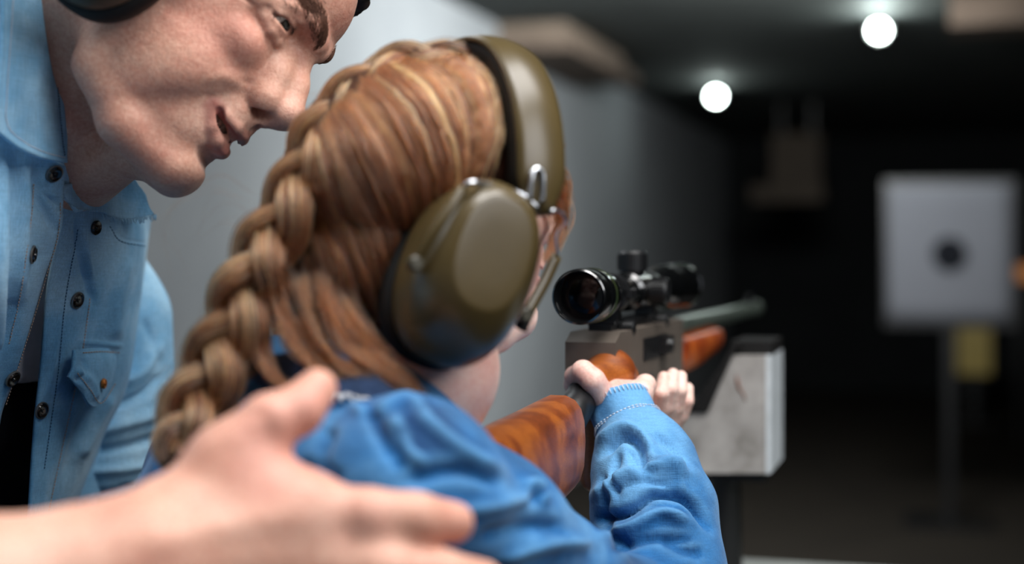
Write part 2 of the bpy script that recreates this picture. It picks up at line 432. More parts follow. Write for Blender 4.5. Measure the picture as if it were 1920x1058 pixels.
M['baffle_top'] = wall_mat('tan_board', '#70645a', '#85776a', sc=8)
M['paper'] = plain('target_paper', '#6b6d74', .9, 0, .1, 0, .02)
M['paper_black'] = plain('target_black', '#15171c', .9, 0, .1)
M['bench'] = wall_mat('bench_laminate', '#8d938f', '#a3a8a4', .6, 8)
M['concrete'] = None
t = NT('rest_board'); v = t.coord(); n1 = t.noise(v, 26, 6, .65); n2 = t.noise(v, 7, 3)
c = t.ramp(n1, [(.3, lin('#7c7873')), (.48, lin('#a8a5a2')), (.7, lin('#bcb9b6'))])
c = t.mix(.35, c, t.ramp(n2, [(.3, lin('#8a8580')), (.7, lin('#c2c0be'))]), 'MULTIPLY')
M['board'] = t.set(Base_Color=c, Roughness=.75, Specular_IOR_Level=.3, Normal=t.bump(n1, .2, .001))
M['board_lit_side'] = plain('rest_board_lit_side', '#c6cdd2', .6)
M['scratch'] = plain('scratch_rust', '#7d5a4c', .8)
def emit(name, col, st):
    t = NT(name); return t.set(Base_Color=(0, 0, 0, 1), Emission_Color=lin(col), Emission_Strength=st)
M['lamp'] = emit('lamp_glow', '#eafff8', 70)
M['lit_yellow'] = emit('yellow_glow', '#d8c068', .12)
# ------------------------------------------------------------------ the setting
def L(u, v, z): return np.array([u*math.cos(TH)+v*math.sin(TH), -u*math.sin(TH)+v*math.cos(TH), z])
LM = Matrix.Rotation(-TH, 4, 'Z')
CEIL = H+1.06
def lane_box(name, lo, hi, mat, parent=None, kind=None, bevel=0, label=None, loc=None):
    bm = bmesh.new(); bm_box(bm, LM, lo, hi)
    return bm_obj(name, bm, mat, parent, kind=kind, bevel=bevel, label=label, loc=loc)
UW = -2.0
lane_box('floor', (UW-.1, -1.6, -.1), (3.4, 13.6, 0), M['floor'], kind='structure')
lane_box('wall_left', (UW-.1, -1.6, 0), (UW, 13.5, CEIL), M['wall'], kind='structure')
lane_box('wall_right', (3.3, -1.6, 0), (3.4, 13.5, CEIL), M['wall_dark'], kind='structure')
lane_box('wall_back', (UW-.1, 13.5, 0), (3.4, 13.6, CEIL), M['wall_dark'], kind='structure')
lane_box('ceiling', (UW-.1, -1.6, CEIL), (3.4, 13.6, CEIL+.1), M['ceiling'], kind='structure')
# baffle boxes fixed to the left wall: a tan board over a brown box
def baffle(v, z0, hgt, wid, dep, label, two=True):
    o = empty('wall_baffle', L(UW+dep/2, v+wid/2, z0), label, 'baffle')
    if two:
        lane_box('lower_box', (UW, v, z0), (UW+dep, v+wid, z0+hgt*.45), M['baffle'], o, bevel=.01)
        lane_box('upper_board', (UW, v+.06, z0+hgt*.45), (UW+dep*.9, v+wid*.85, z0+hgt), M['baffle_top'], o, bevel=.01)
    else:
        lane_box('lower_box', (UW, v, z0), (UW+dep, v+wid, z0+hgt*.3), M['baffle'], o, bevel=.01)
        lane_box('upper_board', (UW, v+.1, z0+hgt*.3), (UW+dep*.8, v+wid*.8, z0+hgt), M['baffle_top'], o, bevel=.01)
    return o
baffle(6.3, H+.925, .133, 1.5, .36, 'brown wooden baffle box high on the grey wall above the girl')
hbx = empty('hanging_baffle', L(-1.08, 10.3, H+.36), 'dim brown baffle hanging above the scope, left of the paper target', 'baffle')
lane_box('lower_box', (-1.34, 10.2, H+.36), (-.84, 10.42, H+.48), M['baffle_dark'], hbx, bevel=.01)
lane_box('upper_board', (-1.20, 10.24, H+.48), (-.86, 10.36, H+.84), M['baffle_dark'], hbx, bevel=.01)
for u in (-1.14, -.92): lane_box('rod', (u-.008, 10.29, H+.84), (u+.008, 10.31, CEIL), M['black_satin'], hbx)
bo = lane_box('ceiling_beam', (.0, 6.15, CEIL-.13), (3.3, 6.45, CEIL), M['baffle'], bevel=.01)
tag(bo, 'long brown wooden beam across the ceiling behind the nearer lamp', 'beam')
# lamps: a dark housing under the ceiling with a small glowing disc
def lamp(px, py, d, label, watts):
    c = P(px, py, d)
    o = empty('ceiling_lamp', (c[0], c[1], CEIL), label, 'lamp', None)
    dirv = unit(np.array([0, 0, H])-c); dirv[2] = 0; dirv = unit(dirv); z = np.array([0, 0, 1.0]); y = np.cross(z, dirv)
    Mx = frame_mat(c, dirv, y, z)
    bm = bmesh.new(); bm_lathe(bm, Mx, [(-.09, .02), (-.085, .034), (-.012, .038), (0.004, .04), (.004, .031), (-.004, .030)], 28)
    bm_obj('housing', bm, M['black_satin'], o, True)
    bm = bmesh.new(); bm_lathe(bm, Mx, [(-.003, .03), (.001, .029), (.006, .018), (.008, .004)], 28)
    bm_obj('bulb', bm, M['lamp'], o, True)
    bm = bmesh.new(); bm_box(bm, Mx, (-.06, -.006, .03), (-.048, .006, CEIL-c[2]-.008)); bm_obj('bracket', bm, M['black_satin'], o)
    bm = bmesh.new(); bm_box(bm, Mx, (-.084, -.03, CEIL-c[2]-.012), (-.024, .03, CEIL-c[2])); bm_obj('ceiling_plate', bm, M['black_satin'], o)
    sp = bpy.data.lights.new('lamp_light', 'POINT'); sp.energy = watts; sp.color = (.9, 1, .97); sp.shadow_soft_size = .03
    so = bpy.data.objects.new('lamp_light', sp); COL.objects.link(so); so.parent = o
    so.location = Vector(c+dirv*.06)-o.location
lamp(1648, 57, 6.33, 'bright round lamp under the ceiling above the paper target', 9)
lamp(1342, 181, 9.0, 'bright round lamp above the rifle scope, farther down the lane', 3)
# the paper target hanging on a dark frame with a post, and things behind it
DT = 6.6
o = empty('paper_target', L(0, 0, 0)+np.array([P(1780, 475, DT)[0], DT, 0]), 'grey white paper target with a black bullseye at the end of the lane', 'target')
c = P(1780, 475, DT); rt = np.array([math.cos(TH), -math.sin(TH), 0]); fw = np.array([math.sin(TH), math.cos(TH), 0])
Mx = frame_mat(c, rt, fw, np.array([0, 0, 1.0]))
wd, ht = .272, .315
S = np.zeros((9, 9, 3))
for i in range(9):
    for j in range(9):
        a, b = -1+j/4, 1-i/4; S[i, j] = np.array(Mx @ Vector((a*wd, .012*abs(a)*b*b-.006*b, b*ht)))
V, Q = sheet(S, .002); mesh_obj('paper_sheet', V, Q, M['paper'], o)
bm = bmesh.new(); bm_lathe(bm, Mx @ Matrix.Rotation(math.pi/2, 4, 'Z') @ Matrix.Translation((-.012, 0, -.003)), [(-.002, .076), (.0, .076)], 40); bm_obj('bullseye', bm, M['paper_black'], o)
bm = bmesh.new(); bm_box(bm, Mx, (-.29, .015, -.34), (.29, .035, -.31)); bm_box(bm, Mx, (-.29, .015, .31), (.29, .035, .34)); bm_box(bm, Mx, (-.29, .015, -.31), (-.265, .035, .31)); bm_box(bm, Mx, (.265, .015, -.31), (.29, .035, .31))
bm_obj('holder_frame', bm, M['black_satin'], o)
bm = bmesh.new(); bm_box(bm, Mx, (-.02, .036, -c[2]+.02), (.02, .07, .33)); bm_obj('post', bm, M['black_satin'], o)
bm = bmesh.new(); bm_box(bm, Mx, (-.2, -.1, -c[2]), (.2, .2, -c[2]+.02)); bm_obj('base', bm, M['black_satin'], o)
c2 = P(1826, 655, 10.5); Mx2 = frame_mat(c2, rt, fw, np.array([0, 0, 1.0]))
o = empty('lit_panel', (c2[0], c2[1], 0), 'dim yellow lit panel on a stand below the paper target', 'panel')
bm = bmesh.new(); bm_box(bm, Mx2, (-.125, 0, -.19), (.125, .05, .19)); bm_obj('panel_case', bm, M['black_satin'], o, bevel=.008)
bm = bmesh.new(); bm_box(bm, Mx2, (-.115, -.008, -.18), (.115, 0, .18)); bm_obj('panel_face', bm, M['lit_yellow'], o)  # emission stands in for light on a far yellow box
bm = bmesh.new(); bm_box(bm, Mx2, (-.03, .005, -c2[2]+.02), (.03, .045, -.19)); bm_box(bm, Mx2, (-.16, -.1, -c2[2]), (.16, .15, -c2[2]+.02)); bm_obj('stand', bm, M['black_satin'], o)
c3 = P(1897, 512, 9.5); Mx3 = frame_mat(c3, rt, fw, np.array([0, 0, 1.0]))
o = empty('side_marker', (c3[0], c3[1], 0), 'small orange lit marker at the right of the paper target', 'marker')
bm = bmesh.new(); bm_box(bm, Mx3, (-.045, -.02, -.05), (.16, .02, .05)); bm_obj('marker_face', bm, emit('marker_glow', '#c07a3a', .5), o, bevel=.01)
bm = bmesh.new(); bm_box(bm, Mx3, (.03, .0, -c3[2]), (.06, .03, -.05)); bm_obj('post', bm, M['black_satin'], o)
# ------------------------------------------------------------------ shooting bench, rest block, rifle
zt = H-.351
def bench():
    a = L(0, 0, 0); o = empty('shooting_bench', L(.35, 1.5, 0), 'pale grey shooting bench along the bottom edge of the picture', 'bench')
    lane_box('bench_top', (-.42, 1.22, zt-.035), (1.6, 1.66, zt), M['bench'], o, bevel=.004)
    for u in (-.36, 1.5):
        for v in (1.27, 1.58): lane_box('leg', (u, v, 0), (u+.05, v+.05, zt-.035), M['black_satin'], o, bevel=.003)
    lane_box('back_rail', (-.31, 1.59, .25), (1.5, 1.62, .31), M['black_satin'], o)
bench()
# rifle frame: a along the barrel, r to the shooter's right, z up
gb = np.array([math.sin(GUN_A), math.cos(GUN_A), 0]); gr = np.array([math.cos(GUN_A), -math.sin(GUN_A), 0]); gz = np.array([0, 0, 1.0])
GO = P(1168, 688, 1.175)
GM = frame_mat(GO, gb, gr, gz)
def gun_at(px, py, r):
    """where the view ray through a pixel meets the rifle's plane r: (a, z)"""
    d = unit(P(px, py, 1)-np.array([0, 0, H])); o = np.array([0, 0, H])-GO
    t = (r-o@gr)/(d@gr); p = o+t*d; return (p@gb, p@gz)
def gun_world(a, r, z): return GO+a*gb+r*gr+z*gz
ga = lambda pts, r: [gun_at(x, y, r) for x, y in pts]
gun = empty('rifle', gun_world(0, 0, 0), 'scoped rifle with brown wooden stock and grey receiver in the girl\'s hands', 'rifle')
# butt stock: a smooth solid
def chain_tube(pts, rz, rr, n=18):
    """stations along the stock: centre (a, z), half height, half width, superellipse rings"""
    V, Fq = [], []
    for (a, z), h_, w_ in zip(pts, rz, rr):
        for i in range(n):
            t_ = 2*math.pi*i/n; c_, s_ = math.cos(t_), math.sin(t_); e = .72
            V.append(gun_world(a, w_*math.copysign(abs(c_)**e, c_), z+h_*math.copysign(abs(s_)**e, s_)))
    m = len(pts)
    for i in range(m-1):
        for j in range(n): k = (j+1) % n; Fq.append([i*n+j, i*n+k, (i+1)*n+k, (i+1)*n+j])
    Fq.append(list(range(n))[::-1]); Fq.append(list(range((m-1)*n, m*n)))
    return np.array(V), Fq
topf = gun_at(1082, 738, .0); tope = gun_at(898, 826, .0)
botf = gun_at(1100, 905, .012); bote = gun_at(1010, 945, .02)
print('stock', topf, tope, botf, bote)
st_a = [-.178, -.182, -.190, -.21, -.25, -.31, -.37, -.42, -.432, -.434]
st_t = [-.012, -.007, -.005, -.006, -.008, -.010, -.013, -.016, -.019, -.03]
st_b = [-.060, -.068, -.072, -.074, -.079, -.090, -.104, -.118, -.122, -.112]
V, Q = chain_tube([(a, (x+y)/2) for a, x, y in zip(st_a, st_t, st_b)], [(x-y)/2 for x, y in zip(st_t, st_b)], [.013, .0175, .0195, .0205, .021, .0215, .022, .022, .021, .014])
mesh_obj('butt_stock', V, Q, M['wood'], gun)
V, Q = chain_tube([(-.433, -.07), (-.437, -.07), (-.447, -.071), (-.45, -.071)], [.051, .052, .052, .045], [.021, .0215, .021, .016])
mesh_obj('butt_pad', V, Q, M['black_satin'], gun)
# lower bridge and pistol grip: wood round the thumb hole
g_ = Field(GO-.25, GO+.25, .0022)
gw = gun_world
g_.chain([gw(-.082, 0, -.075), gw(-.085, 0, -.03), gw(-.088, 0, -.004)], [.0150, .0165, .0165], .012)
g_.chain([gw(-.120, .006, .000), gw(-.092, .0125, .002), gw(-.068, .0125, -.004)], [.0125, .0175, .0165], .008)
V, Q = g_.mesh(); mesh_obj('pistol_grip', relax(V, Q, 1), Q, M['wood'], gun)
V, Q = tube_arrays(np.array([gw(-.186, 0, -.034), gw(-.14, 0, -.018), gw(-.10, 0, -.004)]), .0125, 20); mesh_obj('stock_tube', V, Q, M['black_satin'], gun)
# receiver
bm = bmesh.new()
bm_prism(bm, GM, [(-.104, .004), (-.104, .026), (-.088, .033), (.152, .033), (.152, -.014), (.115, -.020), (.035, -.022), (.03, -.052), (-.028, -.052), (-.034, -.022), (-.058, -.018), (-.068, .008)], -.0195, .0195)
bm_obj('receiver', bm, M['gun_grey'], gun, True, bevel=.0055, seg=3)
bm = bmesh.new()
bm_box(bm, GM, (-.012, .0185, .006), (.078, .0205, .024)); ej = bm_obj('ejection_port', bm, M['black_satin'], gun, bevel=.0015)
bm = bmesh.new(); bm_box(bm, GM, (.045, .019, .008), (.072, .0275, .0225)); bm_lathe(bm, GM @ Matrix.Translation((.050, .026, .016)) @ Matrix.Rotation(math.pi/2, 4, 'Z'), [(0, .0055), (.004, .005), (.006, .0035)], 14)
bm_obj('bolt_handle', bm, M['black_satin'], gun, True)
for a_ in (-.02, .02):
    bm = bmesh.new(); bm_lathe(bm, GM @ Matrix.Translation((a_, .0193, -.008)) @ Matrix.Rotation(math.pi/2, 4, 'Z'), [(0, .0028), (.0008, .0024)], 12); bm_obj('pin', bm, M['black_satin'], gun)
# trigger guard
V, Q = tube_arrays(spline([gw(-.058, 0, -.02), gw(-.056, 0, -.042), gw(-.035, 0, -.05), gw(-.028, 0, -.045)], 14), .003, 8); mesh_obj('trigger_guard', V, Q, M['black_satin'], gun)
V, Q = tube_arrays(spline([gw(-.045, 0, -.018), gw(-.042, 0, -.030), gw(-.046, 0, -.040)], 8), .0026, 8); mesh_obj('trigger', V, Q, M['black_satin'], gun)
# fore end
V, Q = chain_tube([(.150, -.004), (.153, -.004), (.17, -.004), (.26, -.003), (.36, .000), (.392, .002), (.398, .003)], [.014, .0175, .019, .0175, .014, .0115, .006], [.016, .019, .0205, .0205, .019, .0165, .009])
mesh_obj('fore_end', V, Q, M['wood_red'], gun)
bm = bmesh.new(); bm_lathe(bm, GM @ Matrix.Translation((0, 0, .0215)), [(.15, .0118), (.22, .0108), (.45, .0092), (.70, .0082), (.702, .0095), (.735, .0095), (.737, .004), (.70, .0035)], 24, False)
bm_obj('barrel', bm, M['barrel'], gun, True)
bm = bmesh.new(); bm_box(bm, GM, (.668, -.002, .029), (.69, .002, .040)); bm_box(bm, GM, (.655, -.005, .027), (.70, .005, .0315)); bm_obj('front_sight', bm, M['black_satin'], gun, bevel=.0006)
# scope
ZS = .0610
sc = bm_lathe
SM = GM @ Matrix.Translation((0, 0, ZS))
bm = bmesh.new()
bm_lathe(bm, SM, [(-.120, .0165), (-.1355, .0178), (-.137, .0190), (-.136, .0203), (-.132, .0207), (-.121, .0207), (-.120, .0198), (-.117, .0198), (-.116, .0205), (-.098, .0203), (-.097, .0196), (-.094, .0196), (-.093, .0199), (-.084, .0192), (-.072, .0165), (-.062, .0130), (-.058, .0128),
   (.006, .0128), (.009, .0162), (.056, .0162), (.059, .0128), (.112, .0128), (.122, .0150), (.150, .0205), (.155, .0212), (.216, .0212), (.219, .0222), (.231, .0222), (.233, .0210), (.222, .0198)], 56, False)
scope = bm_obj('scope', bm, M['black_gloss'], gun, True, label='black rifle scope')
bm = bmesh.new(); bm_lathe(bm, SM, [(-.1005, .0200), (-.1005, .0207), (-.0990, .0207), (-.0990, .0200)], 56, False); bm_obj('glint_ring', bm, M['glint_green'], scope, True)  # green metal ring put in for a reflected glint on the eyepiece
for nm, a_, r_ in (('ocular_lens', -.124, .0168), ('objective_lens', .224, .0202)):
    s_ = -1 if a_ < 0 else 1; bm = bmesh.new()
    bm_lathe(bm, SM, [(a_, r_), (a_+s_*.0012, r_*.75), (a_+s_*.002, r_*.4), (a_+s_*.0022, .0005)], 40); bm_obj(nm, bm, M['lens_glass'], scope, True)
def cap(ax, name, base, top, r):
    bm = bmesh.new(); R = Matrix.Rotation(-math.pi/2, 4, 'Y') if ax == 'z' else Matrix.Rotation(math.pi/2, 4, 'Z')
    bm_lathe(bm, SM @ Matrix.Translation((.033, 0, 0)) @ R, [(base, r*.8), (base+.003, r*.8), (base+.0035, r), (top-.002, r), (top, r*.86), (top+.0002, r*.5)], 30)
    for i in range(30):
        an = i*math.pi/15; R2 = SM @ Matrix.Translation((.033, 0, 0)) @ R @ Matrix.Rotation(an, 4, 'X')
        bm_box(bm, R2, (base+.005, r-.0004, -.0006), (top-.003, r+.0006, .0006))
    bm_obj(name, bm, M['black_satin'], scope, False)
cap('z', 'elevation_turret', .0135, .0335, .0122); cap('y', 'windage_turret', .0135, .031, .0115)
for a_ in (-.045, .082):
    bm = bmesh.new(); T = SM @ Matrix.Translation((a_, 0, 0))
    bm_lathe(bm, T, [(-.0075, .0130), (-.0075, .0160), (.0075, .0160), (.0075, .0130)], 32, False)
    bm_box(bm, T, (-.0075, -.008, -.030), (.0075, .008, -.0125)); bm_box(bm, T, (-.009, -.0125, -.031), (.009, .0125, -.022))
    for s_ in (-1, 1): bm_box(bm, T, (-.0075, s_*.0165-.0035, -.003), (.0075, s_*.0165+.0035, .003))
    bm_lathe(bm, T @ Matrix.Translation((0, .0125, -.0265)) @ Matrix.Rotation(math.pi/2, 4, 'Z'), [(0, .006), (.007, .006), (.008, .005)], 16)
    bm_obj('mount_ring', bm, M['black_satin'], scope, True)
bm = bmesh.new(); bm_box(bm, GM, (-.075, -.009, .032), (.118, .009, .0375))
for i in range(16): bm_box(bm, GM, (-.072+i*.012, -.0105, .0372), (-.066+i*.012, .0105, .0402))
bm_obj('scope_rail', bm, M['black_satin'], gun)
# rest block with a notch, on a dark stand on the bench
BD = 1.43
bo_ = P(1240, 775, BD)
def rest_uz(px, py):
    d = unit(P(px, py, 1)-np.array([0, 0, H])); o = np.array([0, 0, H])-bo_; t = -(o@fw)/(d@fw); p = o+t*d; return (p@rt, p@gz)
BM = frame_mat(bo_, rt, fw, gz)
poly = [rest_uz(*p) for p in [(1225, 774), (1327, 774), (1374, 667), (1437, 667), (1438, 888), (1225, 888)]]
rest = empty('gun_rest', [*(bo_+rt*.05)[:2], zt], 'grey board rest block with a notch holding up the rifle fore-end', 'rest')
T_ = .105
lo_ = [p for p in poly]
bm = bmesh.new(); bm_prism(bm, BM, lo_[::-1], 0, T_); bm_obj('block', bm, M['board'], rest, bevel=.0012, seg=1)
u1, zt1, zb1 = lo_[3][0], lo_[3][1], lo_[4][1]
bm = bmesh.new(); bm_box(bm, BM, (u1-.0002, -.001, zb1), (u1+.004, T_+.001, zt1)); bm_obj('lit_side_strip', bm, M['board_lit_side'], rest, bevel=.0008)  # paler strip paints in the light on the block's right side
tp = rest_uz(1374, 667)
bm = bmesh.new(); bm_box(bm, BM, (tp[0]-.003, .01, tp[1]), (u1+.004, T_-.006, tp[1]+.0135)); bm_obj('top_pad', bm, M['black_foam'], rest, bevel=.003)
pts = [rest_uz(*p) for p in [(1232, 772), (1326, 772), (1334, 756), (1371, 672), (1379, 655), (1390, 651)]]
inn = [rest_uz(*p) for p in [(1232, 762), (1300, 760), (1314, 738), (1350, 690), (1372, 650), (1388, 642)]]
bm = bmesh.new(); bm_prism(bm, BM, pts+inn[::-1], -.004, T_*.9); bm_obj('notch_pad', bm, M['black_foam'], rest, bevel=.0015)
V, Q = tube_arrays(spline([np.array(BM @ Vector((*[rest_uz(*p)[0]], -.0006, rest_uz(*p)[1]))) for p in [(1381, 704), (1386, 728), (1393, 737), (1398, 752)]], 12), [.0005, .001, .0016, .0018, .0016, .0013, .0011, .001, .0009, .0008, .0007, .0004], 6)
mesh_obj('scratch', V, Q, M['scratch'], rest)
bm = bmesh.new(); bm_box(bm, BM, (.01, .02, zb1-.012), (.10, T_-.01, zb1)); bm_obj('stand_plate', bm, M['black_satin'], rest, bevel=.002)
zb0 = zt-bo_[2]
bm = bmesh.new(); bm_lathe(bm, frame_mat(bo_+rt*.055+fw*.055, gz, rt, fw), [(zb0, .05), (zb0+.012, .05), (zb0+.018, .018), (zb1-.012, .016)], 28); bm_obj('stand_post', bm, M['black_satin'], rest, True)
# ------------------------------------------------------------------ heads
EAR = np.array([-20., 0., 35.])
class HeadField:
    """face in millimetres: x forward, y to the person's left, z up"""
    def __init__(s, lo, hi, h): s.F = Field(lo, hi, h)
    def ell(s, c, r, k=0, rot=None, mode='add', both=False):
        R = None
        if rot is not None: R = np.array(Matrix.Rotation(math.radians(rot[1]), 3, rot[0]))
        s.F.ell(c, r, k, R, mode)
        if both:
            if R is not None and rot[0] in 'XZ': R = np.array(Matrix.Rotation(math.radians(-rot[1]), 3, rot[0]))
            s.F.ell((c[0], -c[1], c[2]), r, k, R, mode)
    def chain(s, pts, rs, k=4, mode='add', both=False, k0=None):
        s.F.chain(pts, rs, k, mode, k0)
        if both: s.F.chain([(p[0], -p[1], p[2]) for p in pts], rs, k, mode, k0)
def face_solid(child=False, h=1.25, neck=None):
    f = HeadField((-128, -92, -150), (116, 92, 176), h)
    if child: f.ell((-14, 0, 78), (90, 70, 72), 0); f.ell((29, 0, 84), (47, 50, 42), 12)
    else: f.ell((-12, 0, 86), (93, 72, 78), 0); f.ell((30, 0, 90), (48, 50, 44), 12)
    f.ell((20, 0, 30), (50, 46, 66), 14)
    f.ell((-10, 0, 30), (50, 58, 56), 18)
    f.ell((46, 0, 4), (27, 25, 36), 8)
    f.ell((46, 33, 36), (18, 14, 13), 10, both=True)                         # cheekbone
    f.chain([(40, 41, 38), (12, 53, 37), (-12, 58, 37)], [6, 5, 5], 16, both=True)
    f.ell((46, 28, 14), (14, 12, 14), 9, both=True)                         # cheek lifted by the smile
    f.ell((9, 37, 0), (27, 13, 38), 14, both=True)
    f.ell((18, 39, 12), (30, 14, 32), 14, both=True)
    f.ell((31, 35, 5), (21, 12.5, 21), 12, both=True)
    f.ell((14, 45, 62), (32, 14, 26), 14, both=True)
    f.chain([(-10, 46, 22), (-3, 39, -29), (28, 29, -45.5), (58, 9, -47)], [7, 8, 9.5, 10.5], 12, both=True)
    f.ell((32, 0, -20), (36, 35, 32), 12)
    f.ell((62, 0, -44), (13.5, 16, 13), 7)
    if not child: f.chain([(77, 6, 70), (73, 20, 73.5), (62, 37, 70), (50, 47, 62)], [7.5, 7, 5.5, 5], 7, both=True)
    f.ell((80, 32, 60), (15, 17, 8), 7, mode='sub', both=True)              # socket
    f.ell((58, 31, 60), (14.0, 15.0, 13.4), 3, both=True)                   # lids over the eyeball
    f.chain([(56, 45, 61.5), (64, 39, 66), (70, 30, 69), (69, 18, 67)], [2.2, 3.2, 3.4, 2.6], 3, both=True)   # upper lid fold
    f.chain([(57, 44.5, 54), (65, 38, 51), (68.5, 28, 50.5), (69, 20, 53)], [1.8, 2.4, 2.2, 1.6], 3.5, both=True)   # bag under the eye
    # nose
    f.chain([(73, 0, 66), (75, 0, 57), (84, 0, 40), (92, 0, 24)], [7, 6, 7, 8.5], 7)
    f.chain([(69, 8, 56), (74, 11, 38), (80, 12, 22)], [5, 7, 7], 8, both=True)
    f.ell((91, 0, 21.5), (9.5, 9.5, 8.5), 5)
    f.ell((79, 12, 18.5), (9.5, 6, 7.2), 4, both=True)
    f.chain([(91, 0, 15.5), (83, 0, 9.5), (78, 0, 6)], [4.2, 3.6, 3.6], 4)
    f.ell((84, 9.6, 10.5), (8, 5.2, 6), 1.5, ('Y', 20), 'sub', True)           # nostril
    f.ell((82, 7, 14), (5.5, 3, 5), 2, None, 'sub', True)
    # mouth
    f.ell((56, 0, -2), (22, 25, 17), 7)
    f.ell((67, 0, 4), (14.5, 16, 10), 6)
    f.chain([(79.5, 0, -4.5), (76.5, 10, -5), (70, 19, -5), (62.5, 25.5, -3)], [4.2, 4.2, 3.3, 2.0], 3, both=True, k0=2)
    f.chain([(74.5, 0, -20), (72, 10, -18.6), (67, 18, -14.6), (61, 25, -6.2)], [5.2, 4.9, 3.8, 2.0], 3, both=True, k0=2)
    f.chain([(84, 0, -11.6), (77, 10, -11), (70.5, 18, -9), (68.5, 24.5, -5.4)], [3.7, 3.6, 3.2, 2.3], 1.2, 'sub', True)
    f.chain([(72, 0, -11.5), (68, 10, -11), (64, 18, -9)], [4, 3.8, 2.6], 1.5, 'sub', True)
    f.ell((77, 0, -30), (7, 16, 4.6), 5, mode='sub')
    f.ell((84.5, 0, 3), (2.6, 2.6, 6), 2.5, mode='sub')                      # philtrum
    # eye slit
    f.chain([(70.5, 18.5, 60), (73.5, 29, 60), (69.5, 38.5, 60), (62, 45, 58.5)], [1.4, 3.3, 2.8, .9], 1, 'sub', True)
    # ears
    f.ell((-22, 70, 38), (17, 7, 29), 5, ('X', -8), both=True)
    f.ell((-17, 76, 38), (9, 5, 16), 4, mode='sub', both=True)
    if neck: 
        f.chain(neck[0], neck[1], 12, k0=22)
        if len(neck) > 2: f.chain(neck[2], [12, 30], 12)
    V, Q = f.F.mesh()
    return relax(V, Q, 1, .5), Q
def push(V, Q, pts, wd, amp, side=None):
    """press a line into (amp<0) or out of the surface; pts in millimetres"""
    m = np.ones(len(V), bool)
    lo = np.min(pts, 0)-3*wd-3; hi = np.max(pts, 0)+3*wd+3
    m = ((V > lo) & (V < hi)).all(1)
    if not m.any(): return V
    N = vnormals(V, Q)[m]
    d, t, s = poly_dist(V[m], spline(np.array(pts, float), 14) if len(pts) > 2 else pts)
    V = V.copy(); V[m] += N*(amp*np.exp(-(d/wd)**2)*np.clip(np.minimum(t, 1-t)*5+.2, 0, 1))[:, None]
    return V
def tint_layer(me_obj, W, col, name='tint'):
    a = me_obj.data.attributes.get(name)
    if name == 'tint':
        if a is None: a = me_obj.data.attributes.new('tint', 'FLOAT_COLOR', 'POINT'); a.data.foreach_set('color', np.zeros(len(me_obj.data.vertices)*4, np.float32))
        C_ = np.empty(len(W)*4, np.float32); a.data.foreach_get('color', C_); C_ = C_.reshape(-1, 4)
        base = C_[:, 3].copy(); k = W[:, None]
        C_[:, :3] = np.where(base[:, None] < 1e-4, np.array(col[:3])[None], C_[:, :3]*(1-k)+np.array(col[:3])[None]*k)
        C_[:, 3] = np.maximum(base, W); a.data.foreach_set('color', C_.ravel())
    else:
        if a is None: a = me_obj.data.attributes.new(name, 'FLOAT', 'POINT')
        a.data.foreach_set('value', W.astype(np.float32))
# ------------------------------------------------------------------ the man
def view_basis(p):
    w_ = unit(np.asarray(p)-np.array([0, 0, H])); r = unit([w_[1], -w_[0], 0]); u = np.cross(r, w_); return r, u, -w_
class Frame:
    """millimetres in a head's own frame -> world"""
    def __init__(s, o, f, l, u, sc, org=(0, 0, 0)): s.o, s.R, s.sc, s.org = np.array(o), np.stack([f, l, u]), sc*.001, np.array(org, float)
    def __call__(s, p): return s.o+((np.asarray(p, float)-s.org)*s.sc)@s.R
    def inv(s, q): return ((np.asarray(q, float)-s.o)@s.R.T)/s.sc+s.org
    def d(s, v): return unit(np.asarray(v, float)@s.R)
mo = P(281, 111, .94); r_, u_, t_ = view_basis(mo)
A40, A20 = math.radians(40), math.radians(26)
f2 = math.cos(A40)*r_-math.sin(A40)*u_; up2 = math.sin(A40)*r_+math.cos(A40)*u_
BT = math.radians(10); up3 = math.cos(BT)*up2-math.sin(BT)*t_; t3 = math.cos(BT)*t_+math.sin(BT)*up2
mf = math.cos(A20)*f2+math.sin(A20)*t3; mup = up3; ml = np.cross(mup, mf)
MAN = Frame(mo, mf, ml, mup, 1.03)
neck_b = [MAN.inv(P(98, 205, .992)), MAN.inv(P(66, 390, 1.055))]
chin_b = [MAN.inv(P(238, 283, .955)), MAN.inv(P(150, 295, .99))]
V, Q = face_solid(False, 1.3, ([(-40, 0, 25), neck_b[0], neck_b[1]], [49, 43, 42], chin_b))
for s_ in (-1, 1):
    m_ = lambda pts: [(p[0], p[1]*s_, p[2]) for p in pts]
    V = push(V, Q, m_([(72, 19, 22), (65, 27, 17), (56, 36, 8), (51, 40, -3), (51, 38, -13)]), 2.4, -2.4)       # smile fold
    V = push(V, Q, m_([(72, 28, 16), (60, 37, 10), (52, 43, 0)]), 4.5, 1.6)
    V = push(V, Q, m_([(60, 28, -1), (55, 33, -6), (53, 34, -13)]), 2.6, -1.8)                               # mouth corner
    V = push(V, Q, m_([(70, 18, 66.5), (72.5, 28, 66.5), (68, 38, 65), (60, 46, 60), (50, 53, 57)]), 1.1, -1.5)           # lid crease
    V = push(V, Q, m_([(68, 19, 55), (69.5, 28, 52), (64, 39, 50.5), (57, 46, 53)]), 1.2, -1.5)
    for a, b in (((52, 50, 60), (30, 66, 72)), ((52, 51, 57), (29, 66, 60)), ((53, 51, 54), (32, 65, 48)), ((50, 52, 63), (36, 62, 82))):
        V = push(V, Q, m_([a, ((a[0]+b[0])/2+1, (a[1]+b[1])/2+2, (a[2]+b[2])/2+1), b]), 1.25, -1.4)            # crow's feet
    V = push(V, Q, m_([(74, 20, 34), (66, 26, 40), (60, 36, 43)]), 2.5, -.8)
V = push(V, Q, [(69, -16, -29), (73, 0, -31), (69, 16, -29)], 3, -.8)
